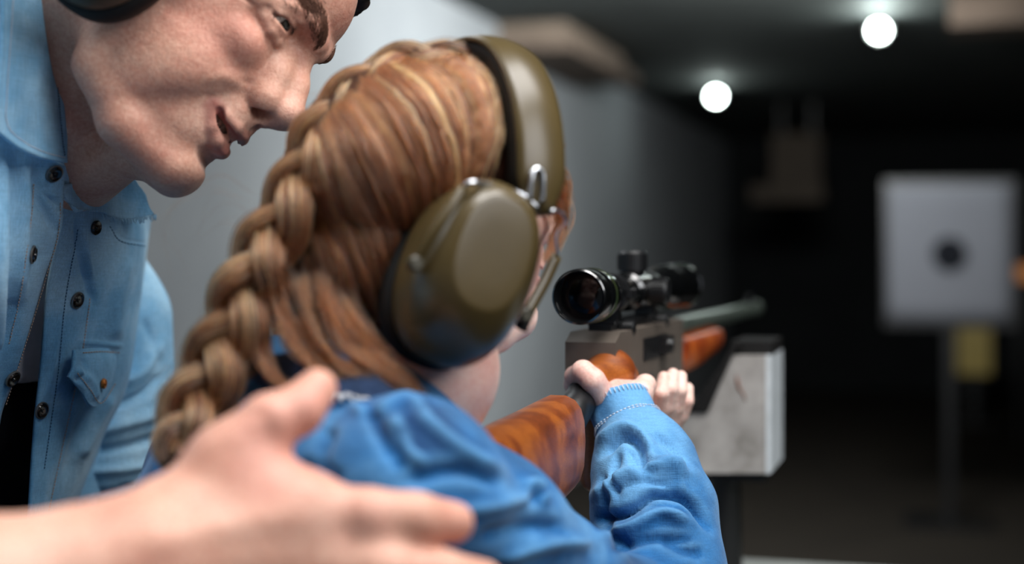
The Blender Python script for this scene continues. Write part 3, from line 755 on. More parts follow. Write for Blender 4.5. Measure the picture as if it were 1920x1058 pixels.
for zz in (96, 108): V = push(V, Q, [(72, -34, zz), (82, 0, zz+2), (72, 34, zz)], 1.2, -.5)
# neck cords and skin folds beside the collar
def man_px(pts, d): return [MAN.inv(P(x, y, d)) for x, y in pts]
V = push(V, Q, man_px([(150, 70), (148, 160), (156, 250), (150, 300)], .90), 4, 1.2)
V = push(V, Q, man_px([(178, 90), (176, 180), (170, 280)], .90), 3, -1.0)
for y0 in (268, 285, 304): V = push(V, Q, man_px([(128, y0), (150, y0+6), (185, y0-4)], .90), 2.2, -1.0)
headV, headQ = V, Q
# right arm and hand: over the girl's shoulder
DH = .64
hand = Field(P(-420, 1330, .60)-np.array([.02, .2, .06]), P(960, 640, .78)+np.array([.02, .02, .02]), .0022)
hp = lambda x, y, d=DH: P(x, y, d)
elbow = hp(-330, 1235, .56); wrist = hp(175, 1078, .615)
hand.chain([elbow, hp(-60, 1142, .59), wrist], [.046, .0365, .0270], .01)
hand.chain([hp(60, 1100, .603), hp(200, 1078, .618)], [.026, .0245], .01)
# back of the hand
hand.cone(wrist, hp(335, 1015, .632), .0255, .020, .018)
for tip, r in ((hp(560, 972, .648), .0150), (hp(575, 1062, .643), .0150), (hp(560, 1150, .642), .0145), (hp(520, 1230, .645), .0135)):
    hand.cone(hp(270, 1062, .626), tip, .0205, r, .018)
hand.cone(hp(262, 1040, .628), hp(425, 872, .652), .0165, .0155, .012)
hand.ell(hp(420, 1012, .640), (.040, .018, .026), .016)
def finger(pts, rs): hand.chain(pts, rs, .0035, 'add', .012)
finger([hp(555, 972, .648), hp(690, 968, .645), hp(778, 973, .650), hp(850, 980, .664)], [.0142, .0125, .0118, .0098])
finger([hp(575, 1062, .643), hp(720, 1074, .638), hp(828, 1082, .646), hp(905, 1090, .664)], [.0142, .0128, .0118, .0098])
finger([hp(560, 1150, .642), hp(700, 1165, .636), hp(800, 1178, .644), hp(875, 1188, .662)], [.0138, .0120, .0112, .0092])
finger([hp(520, 1230, .645), hp(640, 1255, .642), hp(715, 1270, .650), hp(775, 1280, .664)], [.0122, .0105, .0098, .0082])
finger([hp(425, 865, .652), hp(504, 792, .655), hp(560, 770, .662), hp(594, 730, .672)], [.0165, .0128, .0115, .0098])
hand.cone(hp(470, 905, .648), hp(560, 945, .648), .012, .012, .02)
Vh, Qh = hand.mesh(); Vh = relax(Vh, Qh, 2, .5)
def crease3(V, Q, pts, wd, amp): 
    N = vnormals(V, Q); d, t, s = poly_dist(V, spline(np.array(pts), 10) if len(pts) > 2 else np.array(pts))
    return V+N*(amp*np.exp(-(d/wd)**2))[:, None]
dz = .020
for a, b in (((684, 925), (684, 1010)), ((676, 930), (676, 1005)), ((792, 935), (792, 1010)), ((505, 745), (530, 800)), ((566, 740), (590, 775))):
    V0, V1 = hp(*a, DH-.012), hp(*b, DH-.012)
    Vh = crease3(Vh, Qh, [V0, (V0+V1)/2-np.array([0, .004, 0]), V1], .0022, -.0012)
Vh = crease3(Vh, Qh, [hp(300, 1010, .60), hp(430, 985, .615), hp(545, 968, .63)], .006, .0016)
Vh = crease3(Vh, Qh, [hp(280, 900, .63), hp(350, 850, .632), hp(440, 815, .64), hp(510, 775, .64)], .007, .0014)
Vh = crease3(Vh, Qh, [hp(470, 760, .64), hp(505, 800, .642), hp(480, 850, .645)], .004, -.0012)
# trunk, under the clothes
tr = Field((-.95, .5, 0.0), (-.10, 1.62, H+.1), .011)
nb = P(45, 400, 1.06); sh_r = P(-330, 380, .78); sh_l = P(165, 520, 1.19); hip = np.array([-.44, 1.22, .93])
tr.chain([nb+np.array([0, 0, .03]), nb+np.array([-.01, .03, -.06])], [.045, .05], .02)
chest = P(-70, 640, 1.15)
tr.chain([nb+np.array([-.03, .07, -.10]), chest, hip], [.055, .085, .10], .02)
tr.chain([sh_r, nb+np.array([-.03, .05, -.07]), sh_l], [.04, .045, .036], .02)
tr.chain([sh_r, P(-470, 700, .68), P(-520, 840, .62), elbow], [.04, .038, .037, .044], .02)
tr.chain([sh_l, P(150, 760, 1.2), P(145, 910, 1.2), P(215, 985, 1.38)], [.037, .036, .036, .028], .02)
tr.chain([hip+np.array([-.09, .02, -.05]), np.array([-.55, 1.22, .48]), np.array([-.56, 1.30, .06])], [.08, .058, .04], .03)
tr.chain([hip+np.array([.09, .02, -.05]), np.array([-.34, 1.30, .48]), np.array([-.34, 1.36, .06])], [.08, .058, .04], .03)
Vt, Qt = tr.mesh()
bodyV, bodyQ = [], []
off = 0
for v_, q_ in ((MAN(headV), headQ), (Vh, Qh), (Vt, Qt)): bodyV.append(v_); bodyQ.append(q_+off); off += len(v_)
man = mesh_obj('person', np.vstack(bodyV), np.vstack(bodyQ), M['skin_man'], None, loc=np.array([-.45, 1.28, 0]))
tag(man, 'adult in an open pale blue denim shirt leaning in, hand on the child\'s shoulder', 'person')
n0 = len(headV); n1 = n0+len(Vh); ntot = n1+len(Vt)
W = np.zeros(ntot); hv = headV
def blob(c, s): return np.exp(-(((hv-np.array(c))/np.array(s))**2).sum(1))
lip = np.zeros(n0)
for s_ in (-1, 1):
    for pts, wd in (([(80, 0, -5), (76.5, 10*s_, -5.5), (70, 19*s_, -6), (63, 26*s_, -4)], 4.2), ([(77, 0, -20), (72, 10*s_, -19), (67, 18*s_, -15), (61, 25*s_, -6)], 5.2)):
        d, t, s = poly_dist(hv, np.array(pts, float)); lip = np.maximum(lip, np.clip(1.5-d/wd, 0, 1)*.85*(hv[:, 0] > 58))
W[:n0] = lip; tint_layer(man, W, lin('#a4564f'))
W = np.zeros(ntot); W[:n0] = np.clip(blob((92, 0, 20), (14, 16, 12))*.4+blob((55, -45, 30), (22, 20, 20))*.35+blob((55, 45, 30), (22, 20, 20))*.35, 0, .6)*(lip < .1)
W[n0:n1] = np.clip(.55*np.exp(-(poly_dist(Vh, np.array([hp(684, 968), hp(686, 968)]))[0]/.014)**2)+.6*np.exp(-(poly_dist(Vh, np.array([hp(510, 790), hp(515, 785)]))[0]/.02)**2)+.5*np.exp(-(poly_dist(Vh, np.array([hp(480, 900), hp(520, 920)]))[0]/.02)**2)+.5*np.exp(-(poly_dist(Vh, np.array([hp(613, 722, .66), hp(600, 745, .66)]))[0]/.014)**2)+.4*np.exp(-(poly_dist(Vh, np.array([hp(860, 975, .66), hp(875, 975, .66)]))[0]/.014)**2), 0, .6)
tint_layer(man, W, lin('#cf8f80'))
mouthdark = np.zeros(ntot)
d = np.minimum(*[poly_dist(hv, np.array([(66, 0, -11.5), (62, 10*s_, -11), (59, 18*s_, -9)], float))[0] for s_ in (-1, 1)])
mouthdark[:n0] = np.clip(1.5-d/4.0, 0, 1); tint_layer(man, mouthdark, lin('#3a1512'))
stb = np.zeros(ntot); stb[:n0] = np.clip(((hv[:, 2] < 8)*1.0)*np.clip((8-hv[:, 2])/14, 0, 1)*(hv[:, 2] > -75)*np.clip((hv[:, 0]+12)/20, 0, 1), 0, 1)*.38*(lip < .1)
tint_layer(man, stb, None, 'stubble')
# eyes, teeth, brows, hair
def sphere_arr(c, r, n=20, m=14, fr=None):
    V = []; Fq = []
    for i in range(m+1):
        for j in range(n): a, b = math.pi*i/m, 2*math.pi*j/n; V.append((c[0]+r*math.cos(a), c[1]+r*math.sin(a)*math.cos(b), c[2]+r*math.sin(a)*math.sin(b)))
    for i in range(m):
        for j in range(n): Fq.append([i*n+j, (i+1)*n+j, (i+1)*n+(j+1) % n, i*n+(j+1) % n])
    return np.array(V), Fq
def eyes(FR, parent, gaze):
    for s_ in (-1, 1):
        v_, q_ = sphere_arr((0, 0, 0), 12.6); g = unit(gaze); y = unit(np.cross([0, 0, 1], g)); z = np.cross(g, y); R = np.stack([g, y, z])
        e = mesh_obj('eyeball', FR(v_@R+np.array([57.6, 31*s_, 60])), q_, M['eye_white'], parent)
        v_, q_ = sphere_arr((0, 0, 0), 12.75, 24, 30); keep = 8
        v_ = v_[:24*keep]; q_ = [f for f in q_ if max(f) < 24*keep]
        mesh_obj('iris', FR(v_@R+np.array([57.6, 31*s_, 60])), q_, M['eye_dark'], e)
eyes(MAN, man, (.95, .02, -.24))
tv = []
for i in range(-4, 5):
    an = i*.23; c_ = np.array([48+21*math.cos(an), 23*math.sin(an), -10.2])
    v_, q_ = sphere_arr((0, 0, 0), 1.0, 10, 8); v_ = v_*np.array([2.4, 2.9, 4.2])
    ca, sa = math.cos(an), math.sin(an); v_ = np.stack([v_[:, 0]*ca-v_[:, 1]*sa, v_[:, 0]*sa+v_[:, 1]*ca, v_[:, 2]], 1)+c_; tv.append((v_, q_))
v_, q_ = join_arrays(tv); mesh_obj('teeth', MAN(v_), q_, M['teeth'], man)
bvh_head = BVHTree.FromPolygons([tuple(x) for x in headV], headQ.tolist())
def snap(p, off=0):
    c, n, i, d = bvh_head.find_nearest(Vector(p)); return np.array(c)+np.array(n)*off, np.array(n)
def short_hairs(name, line, width, count, length, rad, mat, FR, parent, lean=(0, 0, 1), flow=1):
    pts = spline(np.array(line, float), 60); items = []
    for _ in range(count):
        t = RNG.uniform(0, 1); i = min(int(t*58), 58); c = pts[i]; d_ = unit(pts[i+1]-pts[i])
        w_ = RNG.normal(0, .45)*width*(1-.5*abs(t-.4))
        p = c+np.array(lean)*w_; a, n = snap(p, -.2)
        dr = unit(d_*flow+np.array(lean)*(.35-w_/width*.4)+RNG.normal(0, .18, 3)); b, _n = snap(a+dr*length*RNG.uniform(.6, 1.1), .7)
        m_ = (a+b)/2+n*.7
        items.append(tube_arrays(FR(np.array([a, m_, b])), np.array([rad, rad*.8, rad*.2])*.001, 3, cap=False))
    V, Q = join_arrays(items); return mesh_obj(name, V, Q, mat, parent)
for s_ in (-1, 1):
    short_hairs('eyebrow', [(84, 9*s_, 67), (82, 17*s_, 73), (75, 29*s_, 78), (66, 40*s_, 76), (55, 50*s_, 70)], 7.5, 1100, 8, .17, M['brow'], MAN, man)
    short_hairs('eyelash', [(69, 20*s_, 63.5), (71.5, 29*s_, 63), (67, 38*s_, 62), (61, 44.5*s_, 59)], .5, 70, 5, .16, M['man_hair'], MAN, man, (0.5, 0, -.7), .3)
# cropped hair: a shell above the hairline, with short strands
hf = Field((-128, -96, 20), (112, 96, 180), 2.0)
hf.ell((-12, 0, 86), (99, 79, 83), 0); hf.ell((28, 0, 100), (50, 60, 46), 20)
hf.ell((74, 0, 66), (58, 75, 62), 6, None, 'sub'); hf.ell((18, -80, 30), (34, 40, 62), 6, None, 'sub'); hf.ell((18, 80, 30), (34, 40, 62), 6, None, 'sub'); hf.half((-60, 0, 28), (0.25, 0, -1))
V, Q = hf.mesh(); N = vnormals(V, Q); V = V+N*sil_noise(V, .35, 1.2, 3)[:, None]
mesh_obj('hair', MAN(V), Q, M['man_hair'], man)
# ------------------------------------------------------------------ the man's clothes
PX = lambda rows: [[P(*p) for p in r] for r in rows]
near_rows = [[(-262, 205, 1.10), (-352, 205, .94), (-300, 205, .80), (-140, 215, .845), (-20, 235, .895), (66, 285, .915), (122, 312, .935)],
 [(-262, 380, 1.10), (-352, 380, .94), (-310, 380, .78), (-140, 385, .835), (-10, 390, .885), (58, 385, .925), (116, 400, .955)],
 [(-262, 520, 1.10), (-352, 520, .94), (-310, 520, .77), (-140, 520, .83), (-10, 515, .89), (46, 512, .935), (84, 520, .97)],
 [(-262, 660, 1.10), (-352, 660, .94), (-310, 660, .78), (-160, 650, .84), (-45, 640, .90), (6, 640, .945), (46, 655, .982)],
 [(-262, 800, 1.10), (-352, 800, .94), (-310, 800, .79), (-180, 800, .85), (-80, 785, .91), (-30, 780, .95), (4, 800, .99)],
 [(-262, 1000, 1.10), (-352, 1000, .94), (-310, 1000, .80), (-200, 1000, .86), (-120, 1000, .92), (-80, 1000, .96), (-45, 1000, 1.0)]]
S = grid_surface(PX(near_rows), 150, 150)
S = crease(S, grid_normals(S), [
 ([(20, 250), (24, 400), (18, 560), (0, 800)], 14, -7), ([(45, 290), (46, 420), (40, 560)], 10, 4), ([(0, 270), (-2, 450), (-10, 700)], 16, 7),
 ([(66, 320), (72, 370), (90, 405), (100, 435)], 7, -5), ([(82, 345), (95, 372), (112, 382)], 5, -4), ([(78, 340), (90, 362), (106, 375)], 3.5, 2.5),
 ([(58, 330), (55, 400), (46, 500), (30, 600), (0, 720)], 2.2, -1.3), ([(110, 390), (108, 440), (92, 500)], 8, 2.5),
 ([(40, 560), (20, 620), (-20, 700)], 12, -4), ([(85, 470), (60, 500), (50, 540)], 6, -1.6), ([(-60, 420), (-40, 600), (-60, 800)], 18, -6)])
shirt = None
V, Q = sheet(S, .0022)
shirt = mesh_obj('shirt', V, Q, M['denim_man'], man, label='open pale blue denim shirt with snap buttons')
SN = S
far_rows = [[(108, 345, .975), (160, 352, 1.0), (215, 362, 1.04), (255, 380, 1.09), (285, 405, 1.15)],
 [(112, 430, .985), (168, 436, 1.008), (226, 440, 1.05), (268, 448, 1.11), (276, 470, 1.18)],
 [(90, 545, .995), (148, 552, 1.02), (212, 556, 1.06), (258, 562, 1.12), (262, 590, 1.19)],
 [(79, 680, 1.005), (132, 690, 1.03), (190, 700, 1.07), (236, 712, 1.12), (238, 730, 1.19)],
 [(66, 810, 1.01), (112, 812, 1.035), (150, 815, 1.07), (186, 818, 1.11), (196, 825, 1.17)],
 [(56, 985, 1.01), (80, 985, 1.035), (100, 985, 1.06), (118, 985, 1.09), (130, 985, 1.14)]]
S = grid_surface(PX(far_rows), 90, 160)
S = crease(S, grid_normals(S), [
 ([(146, 400), (150, 470), (168, 540), (172, 570)], 6, -5), ([(160, 440), (164, 480), (170, 520)], 4, 3.5),
 ([(152, 400), (142, 470), (124, 560), (108, 690), (90, 820)], 2.2, -1.5), ([(170, 575), (150, 690), (120, 830), (92, 960)], 2.2, -1.6),
 ([(205, 420), (232, 448), (275, 458)], 2, -1.2), ([(210, 740), (180, 800), (150, 860)], 10, 4), ([(190, 720), (150, 800), (120, 900)], 8, -3),
 ([(240, 480), (220, 560), (215, 640)], 14, 4), ([(150, 640), (190, 645), (230, 650)], 3, 1.5)])
V, Q = sheet(S, .0022); mesh_obj('front_panel', V, Q, M['denim_man'], shirt)
SFAR = S
# sleeve of the left arm
sl = Field(P(20, 960, 1.3)-np.array([.06, .17, .03]), P(330, 420, 1.12)+np.array([.07, .2, .03]), .0026)
sl.chain([P(168, 505, 1.19), P(205, 600, 1.20), P(204, 720, 1.20), P(180, 815, 1.20), P(172, 890, 1.205)], [.042, .044, .046, .045, .042], .03)
sl.chain([P(172, 890, 1.205), P(230, 960, 1.32), P(290, 985, 1.40)], [.042, .036, .033], .03)
V, Q = sl.mesh(); V = relax(V, Q, 1)
N = vnormals(V, Q)
V = crease(V, N, [([(305, 640), (265, 700), (200, 720)], 11, 4), ([(310, 700), (260, 745), (180, 770)], 10, -5), ([(312, 770), (250, 790), (160, 815)], 11, 5), ([(300, 820), (230, 840), (150, 850)], 9, -5),
  ([(290, 870), (220, 880), (140, 885)], 9, 4), ([(270, 600), (290, 650), (300, 700)], 8, -3), ([(250, 910), (200, 925), (140, 920)], 7, -4), ([(230, 720), (180, 800), (140, 870)], 7, -3)])
mesh_obj('sleeve', V, Q, M['denim_man'], shirt)
# back, right shoulder and rolled right sleeve (mostly beside the frame)
bk = Field((-.98, .55, .88), (-.2, 1.45, H+.16), .009)
bk.chain([P(-330, 360, .80), P(-120, 330, .98), P(150, 480, 1.2)], [.062, .085, .045], .05)
bk.chain([P(-120, 340, 1.0), P(-110, 640, 1.12), np.array([-.46, 1.23, .96])], [.09, .115, .125], .05)
bk.chain([P(-330, 360, .80), P(-470, 700, .68), P(-520, 860, .62)], [.06, .058, .056], .03)
bk.half(P(-60, 500, 1.08), unit([.55, -.83, 0])); 
V, Q = bk.mesh(); V = V+vnormals(V, Q)*sil_noise(V, 22, .004, 5)[:, None]
mesh_obj('shirt_back', V, Q, M['denim_man'], shirt)
rs = Field(P(-600, 900, .6)-np.array([.1, .1, .12]), P(-280, 330, .82)+np.array([.08, .08, .08]), .006)
rs.chain([P(-330, 370, .80), P(-470, 700, .68), P(-520, 850, .615), P(-400, 1130, .575)], [.064, .060, .058, .055], .03)
V, Q = rs.mesh(); V = V+vnormals(V, Q)*sil_noise(V, 30, .004, 6)[:, None]
mesh_obj('sleeve', V, Q, M['denim_man'], shirt)
# collar: the near leaf, the far leaf, the band behind it
rows = [[(10, -90, .868), (36, -90, .885), (62, -90, .905), (84, -95, .925)], [(6, 40, .865), (40, 42, .88), (74, 45, .90), (104, 48, .925)],
        [(0, 140, .862), (40, 150, .878), (78, 158, .898), (114, 165, .925)], [(-6, 215, .860), (36, 236, .876), (80, 248, .898), (122, 252, .928)], [(-10, 240, .860), (36, 276, .876), (82, 296, .898), (127, 305, .928)]]
S = grid_surface(PX(rows), 50, 90); S = crease(S, grid_normals(S), [([(14, -60), (12, 100), (8, 200), (20, 248), (84, 286), (124, 292)], 3, -.8), ([(60, -60), (64, 100), (60, 200)], 20, 2.5), ([(104, 40), (114, 180), (124, 290)], 5, 1.5)])
V, Q = sheet(S, .003); collar = mesh_obj('collar', V, Q, M['denim_man'], shirt); SCOL = S
rows = [[(116, 350, .945), (165, 336, .985), (205, 322, 1.03), (243, 316, 1.055)], [(120, 366, .95), (175, 354, .99), (220, 345, 1.034), (262, 348, 1.058)],
        [(132, 382, .958), (185, 378, .995), (230, 378, 1.036), (279, 380, 1.06)], [(146, 394, .966), (190, 398, 1.0), (236, 410, 1.038), (292, 402, 1.062)]]
S = grid_surface(PX(rows), 60, 40); V, Q = sheet(S, .003)
V = V+vnormals(V, Q)*sil_noise(V, 300, .0006, 9)[:, None]; mesh_obj('collar', V, Q, M['denim_man'], shirt)
items = []
for i in range(46):                                                   # frayed edge of the far leaf
    a = spline([P(190, 398, 1.005), P(236, 410, 1.036), P(292, 402, 1.06)], 46)[i]
    b = a+np.array([RNG.normal(.0005, .0008), 0, -RNG.uniform(.002, .005)]); items.append(tube_arrays(np.array([a, (a+b)/2+RNG.normal(0, .0004, 3), b]), .00045, 4))
V, Q = join_arrays(items); mesh_obj('frayed_edge', V, Q, M['denim_man'], shirt, kind='stuff')
# inside of the collar, round the neck
V, Q = tube_arrays(spline([P(60, 300, .93), P(128, 335, .965), P(190, 335, 1.02), P(225, 330, 1.08)], 16), .012, 12, .45, up=np.array([.3, .2, 1])); mesh_obj('collar_band', V, Q, M['denim_man'], shirt)
# pocket flap on the far front
rows = [[(152, 655, 1.022), (180, 652, 1.045), (206, 652, 1.07), (228, 655, 1.095)], [(150, 680, 1.018), (178, 682, 1.04), (206, 680, 1.064), (228, 680, 1.092)], [(142, 705, 1.012), (170, 722, 1.03), (192, 745, 1.052), (222, 706, 1.088)], [(140, 708, 1.012), (162, 733, 1.028), (188, 762, 1.048), (218, 722, 1.086)]]
S = grid_surface(PX(rows), 50, 44); S = crease(S, grid_normals(S), [([(150, 690), (180, 715), (190, 750)], 8, 3), ([(165, 670), (168, 700), (150, 715)], 5, -2)])
S = S+np.array([-.002, -.007, 0])
V, Q = sheet(S, .0025); mesh_obj('pocket_flap', V, Q, M['denim_man'], shirt); SPOCK = S
# buttons and stitches
def near_pt(S, px, py):
    X = proj(S.reshape(-1, 3)); i = np.argmin(((X-np.array([px, py]))**2).sum(1)); N = grid_normals(S).reshape(-1, 3)[i]; return S.reshape(-1, 3)[i], N
def button(S, px, py, r=.0052, ring=True, mat='button', lift=.0005):
    c, n = near_pt(S, px, py); a = unit(np.cross(n, [0.1, .2, 1])); b = np.cross(n, a); Mx = frame_mat(c+n*lift, n, a, b)
    bm = bmesh.new(); bm_lathe(bm, Mx, [(0, r), (.0012, r*1.02), (.0022, r*.86), (.0016, r*.62), (.0016, r*.3), (.0026, r*.22), (.0026, .0001)], 26, False)
    o = bm_obj('button', bm, M[mat], shirt, True)
    if ring:
        bm = bmesh.new(); bm_lathe(bm, Mx, [(.0, r*1.0), (.0, r*1.2), (.0010, r*1.18), (.0013, r*1.05)], 26, False); bm_obj('button_ring', bm, M['button_ring'], shirt, True)
for px, py in ((102, 326), (60, 478), (20, 708)): button(SN, px, py)
for px, py in ((179, 426), (143, 564), (76, 770)): button(SFAR, px, py, .0052, py > 500)
button(SPOCK, 191, 720, .0038, False, 'orange', .001)
def stitches(S, pts, parent, mat, gap=6.0, r=.00035, name='stitching', lift=.0004):
    line = spline(np.array(pts, float), 400); Ls = np.r_[0, np.cumsum(np.linalg.norm(np.diff(line, axis=0), axis=1))]; items = []
    G = S.reshape(-1, 3); X = proj(G); N = grid_normals(S).reshape(-1, 3)
    for s in np.arange(0, Ls[-1]-gap*.6, gap):
        q = []
        for e in (0, .32, .64):
            x = np.interp(s+e*gap, Ls, line[:, 0]); y = np.interp(s+e*gap, Ls, line[:, 1]); d = ((X-np.array([x, y]))**2).sum(1); k = np.argpartition(d, 4)[:4]
            w_ = 1/(d[k]+.3); w_ /= w_.sum(); p = (G[k]*w_[:, None]).sum(0); n = N[k[0]]
            t = p[1]; pp = P(x, y, t); q.append(pp+n*(lift+(.0003 if e == .32 else 0)))
        items.append(tube_arrays(np.array(q), r, 4))
    V, Q = join_arrays(items); return mesh_obj(name, V, Q, M[mat], parent, kind='stuff')
stitches(SCOL, [(27, -60), (20, 60), (12, 180), (14, 236), (50, 270), (90, 288), (122, 296)], shirt, 'thread_white', 5)
stitches(SCOL, [(90, -40), (98, 50), (106, 150), (116, 260), (121, 294)], shirt, 'thread_blue', 5)
stitches(SN, [(62, 345), (58, 400), (48, 480), (36, 560), (15, 650)], shirt, 'thread_tan', 6)
stitches(SN, [(113, 380), (108, 440), (88, 510), (55, 620), (10, 760)], shirt, 'thread_tan', 6)
stitches(SFAR, [(168, 560), (150, 680), (120, 820), (90, 960)], shirt, 'thread_tan', 6)
stitches(SFAR, [(146, 430), (122, 560), (108, 700), (82, 880)], shirt, 'thread_blue', 6)
stitches(SFAR, [(205, 425), (225, 452), (272, 462)], shirt, 'thread_blue', 6)
stitches(SPOCK, [(155, 662), (190, 660), (226, 662)], shirt, 'thread_tan', 5)
stitches(SPOCK, [(145, 700), (168, 730), (189, 756), (217, 716)], shirt, 'thread_tan', 5)
# white cotton shirt under it, trousers, shoes
ts = Field((-.62, .9, H-.32), (-.22, 1.35, H+.02), .005)
ts.chain([P(45, 450, 1.065), P(0, 600, 1.105), P(-15, 735, 1.115)], [.060, .088, .098], .02); ts.half(P(30, 738, 1.0), (0, .1, -1))
V, Q = ts.mesh(); mesh_obj('undershirt', V, Q, M['tee'], man)
tz = Field((-.72, .95, .02), (-.18, 1.55, H-.08), .010)
tz.chain([P(-40, 755, 1.13), P(-60, 900, 1.14), np.array([-.44, 1.22, .86])], [.10, .066, .115], .03)
tz.chain([hip+np.array([-.09, .02, -.06]), np.array([-.55, 1.22, .48]), np.array([-.56, 1.29, .07])], [.092, .075, .062], .03)
tz.chain([hip+np.array([.09, .02, -.06]), np.array([-.34, 1.30, .48]), np.array([-.34, 1.35, .07])], [.092, .075, .062], .03)
V, Q = tz.mesh(); V = V+vnormals(V, Q)*sil_noise(V, 20, .004, 8)[:, None]; mesh_obj('trousers', V, Q, M['trouser'], man)
def shoes(pts, parent, d, k=1.0):
    for c in pts:
        c = np.array(c, float); f = Field(c-.22*k, c+.22*k, .006); d = unit(d)
        f.chain([c-d*.05*k+np.array([0, 0, .05*k]), c+d*.06*k+np.array([0, 0, .045*k]), c+d*.16*k+np.array([0, 0, .036*k])], [.05*k, .048*k, .036*k], .03); f.chain([c+np.array([0, 0, .06*k]), c+np.array([0, 0, .11*k])], [.048*k, .05*k], .03); f.half(c+np.array([0, 0, .002]), (0, 0, -1))
        V, Q = f.mesh(); mesh_obj('shoe', V, Q, M['shoe'], parent)
shoes([(-.56, 1.29, 0), (-.34, 1.36, 0)], man, (.6, .3, 0))
# the man's ear muffs: only the rim of one cup shows at the top edge
def muffs(FR, label, mats, cup_c, band_r, lean, cupscale=1.0):
    pass
# ------------------------------------------------------------------ ear muffs
def cup(root, name, c, n, up, sx, sz, mats, depth=.046, face=(.6, .6), shift=(0, 0), cushion=True):
    n = unit(n); up = unit(np.asarray(up)-(np.asarray(up)@n)*n); fr = np.cross(up, n); K = 48
    def rings(prof):
        V, Fq = [], []
        for x, kx, kz, ox, oz in prof:
            for i in range(K):
                t = 2*math.pi*i/K; e = .86
                V.append(c+n*x+fr*(ox+sx*kx*math.copysign(abs(math.cos(t))**e, math.cos(t)))+up*(oz+sz*kz*math.copysign(abs(math.sin(t))**e, math.sin(t))))
        for i in range(len(prof)-1):
            for j in range(K): k = (j+1) % K; Fq.append([i*K+j, i*K+k, (i+1)*K+k, (i+1)*K+j])
        Fq.append(list(range(K))[::-1]); Fq.append(list(range((len(prof)-1)*K, len(prof)*K)))
        return np.array(V), Fq
    dx, dz = shift; prof = [(-.001, .93, .95, 0, 0), (.002, 1.0, 1.0, 0, 0), (.009, 1.02, 1.015, 0, 0), (.014, 1.0, 1.0, 0, 0)]
    for q in np.linspace(.15, 1, 9):
        s = math.sqrt(max(0, 1-(q*.86)**2)); k = (s-math.sqrt(1-.86**2))/(1-math.sqrt(1-.86**2))
        prof.append((.014+(depth-.014)*q, face[0]+(1-face[0])*k, face[1]+(1-face[1])*k, dx*q, dz*q))
    f = (depth, face[0], face[1], dx, dz)
    prof += [(depth+.0004, face[0]*.97, face[1]*.97, dx, dz), (depth+.0006, face[0]*.9, face[1]*.9, dx, dz), (depth+.0007, face[0]*.5, face[1]*.5, dx, dz)]
    V, Q = rings(prof); o = mesh_obj(name, V, Q, mats[0], root)
    if cushion:
        V, Q = rings([(-.021, .72, .80, 0, 0), (-.022, .86, .9, 0, 0), (-.018, 1.0, .99, 0, 0), (-.010, 1.05, 1.03, 0, 0), (-.003, 1.03, 1.01, 0, 0), (-.001, .95, .95, 0, 0)]); mesh_obj('ear_cushion', V, Q, mats[1], o)
    return o
def band(root, c, n, B, Rn, Rb, W, wid, p0, p1, mats, th=.0025, pad=.013):
    n = unit(n); W = unit(W); V1, V2 = [], []; m = 44; ph = np.radians(np.linspace(p0, p1, m)); nw = 9
    def shell(r0, r1, w_, ease):
        V, Fq = [], []; ring = nw*2
        for i, f in enumerate(ph):
            e = min(1, .55+.45*min(i, m-1-i)/3.0)*w_
            base = lambda r: c+n*(Rn+r)*math.cos(f)+B*(Rb+r)*math.sin(f)
            for j in range(nw): a = -1+2*j/(nw-1); V.append(base(r1-ease*a*a)+W*a*e)
            for j in range(nw): a = 1-2*j/(nw-1); V.append(base(r0-ease*a*a)+W*a*e)
        for i in range(m-1):
            for j in range(ring): k = (j+1) % ring; Fq.append([i*ring+j, i*ring+k, (i+1)*ring+k, (i+1)*ring+j])
        Fq.append(list(range(ring))[::-1]); Fq.append(list(range((m-1)*ring, m*ring))); return np.array(V), Fq
    V, Q = shell(0, th, wid, .003); o = mesh_obj('headband', V, Q, mats[0], root); V, Q = shell(-pad, -.0002, wid*.9, .002); mesh_obj('band_padding', V, Q, mats[1], o)
    return o
def flat_strip(name, pts, wid, th, mat, root, up):
    V, Q = tube_arrays(spline(pts, 14), th, 10, wid/th, up=up); return mesh_obj(name, V, Q, mat, root)
# the man's muffs
er = MAN((-20, -80, 30)); el = MAN((-20, 80, 30)); ax = unit(er-el)
mm = empty('earmuffs', MAN((-20, 0, 30)), 'black ear muffs worn by the adult, one cup at the top edge', 'earmuffs')
for c_, s_ in ((er, 1), (el, -1)):
    cup(mm, 'ear_cup', c_+ax*s_*.010, ax*s_, mup, .037, .050, (M['olive_dark'], M['black_foam']))
band(mm, MAN((-20, 0, 30)), ax, mup, .118, .165, mf, .017, 22, 158, (M['olive_dark'], M['black_foam']))
for s_ in (1, -1):
    for k in (-1, 1):
        a = MAN((-20, 0, 30))+ax*s_*.112+mup*.05; b = MAN((-20, 0, 30))+ax*s_*.105+mf*k*.036
        V, Q = tube_arrays(spline([a, (a+b)/2+mf*k*.012+ax*s_*.003, b], 10), .0016, 8); mesh_obj('wire_arm', V, Q, M['steel_wire'], mm)
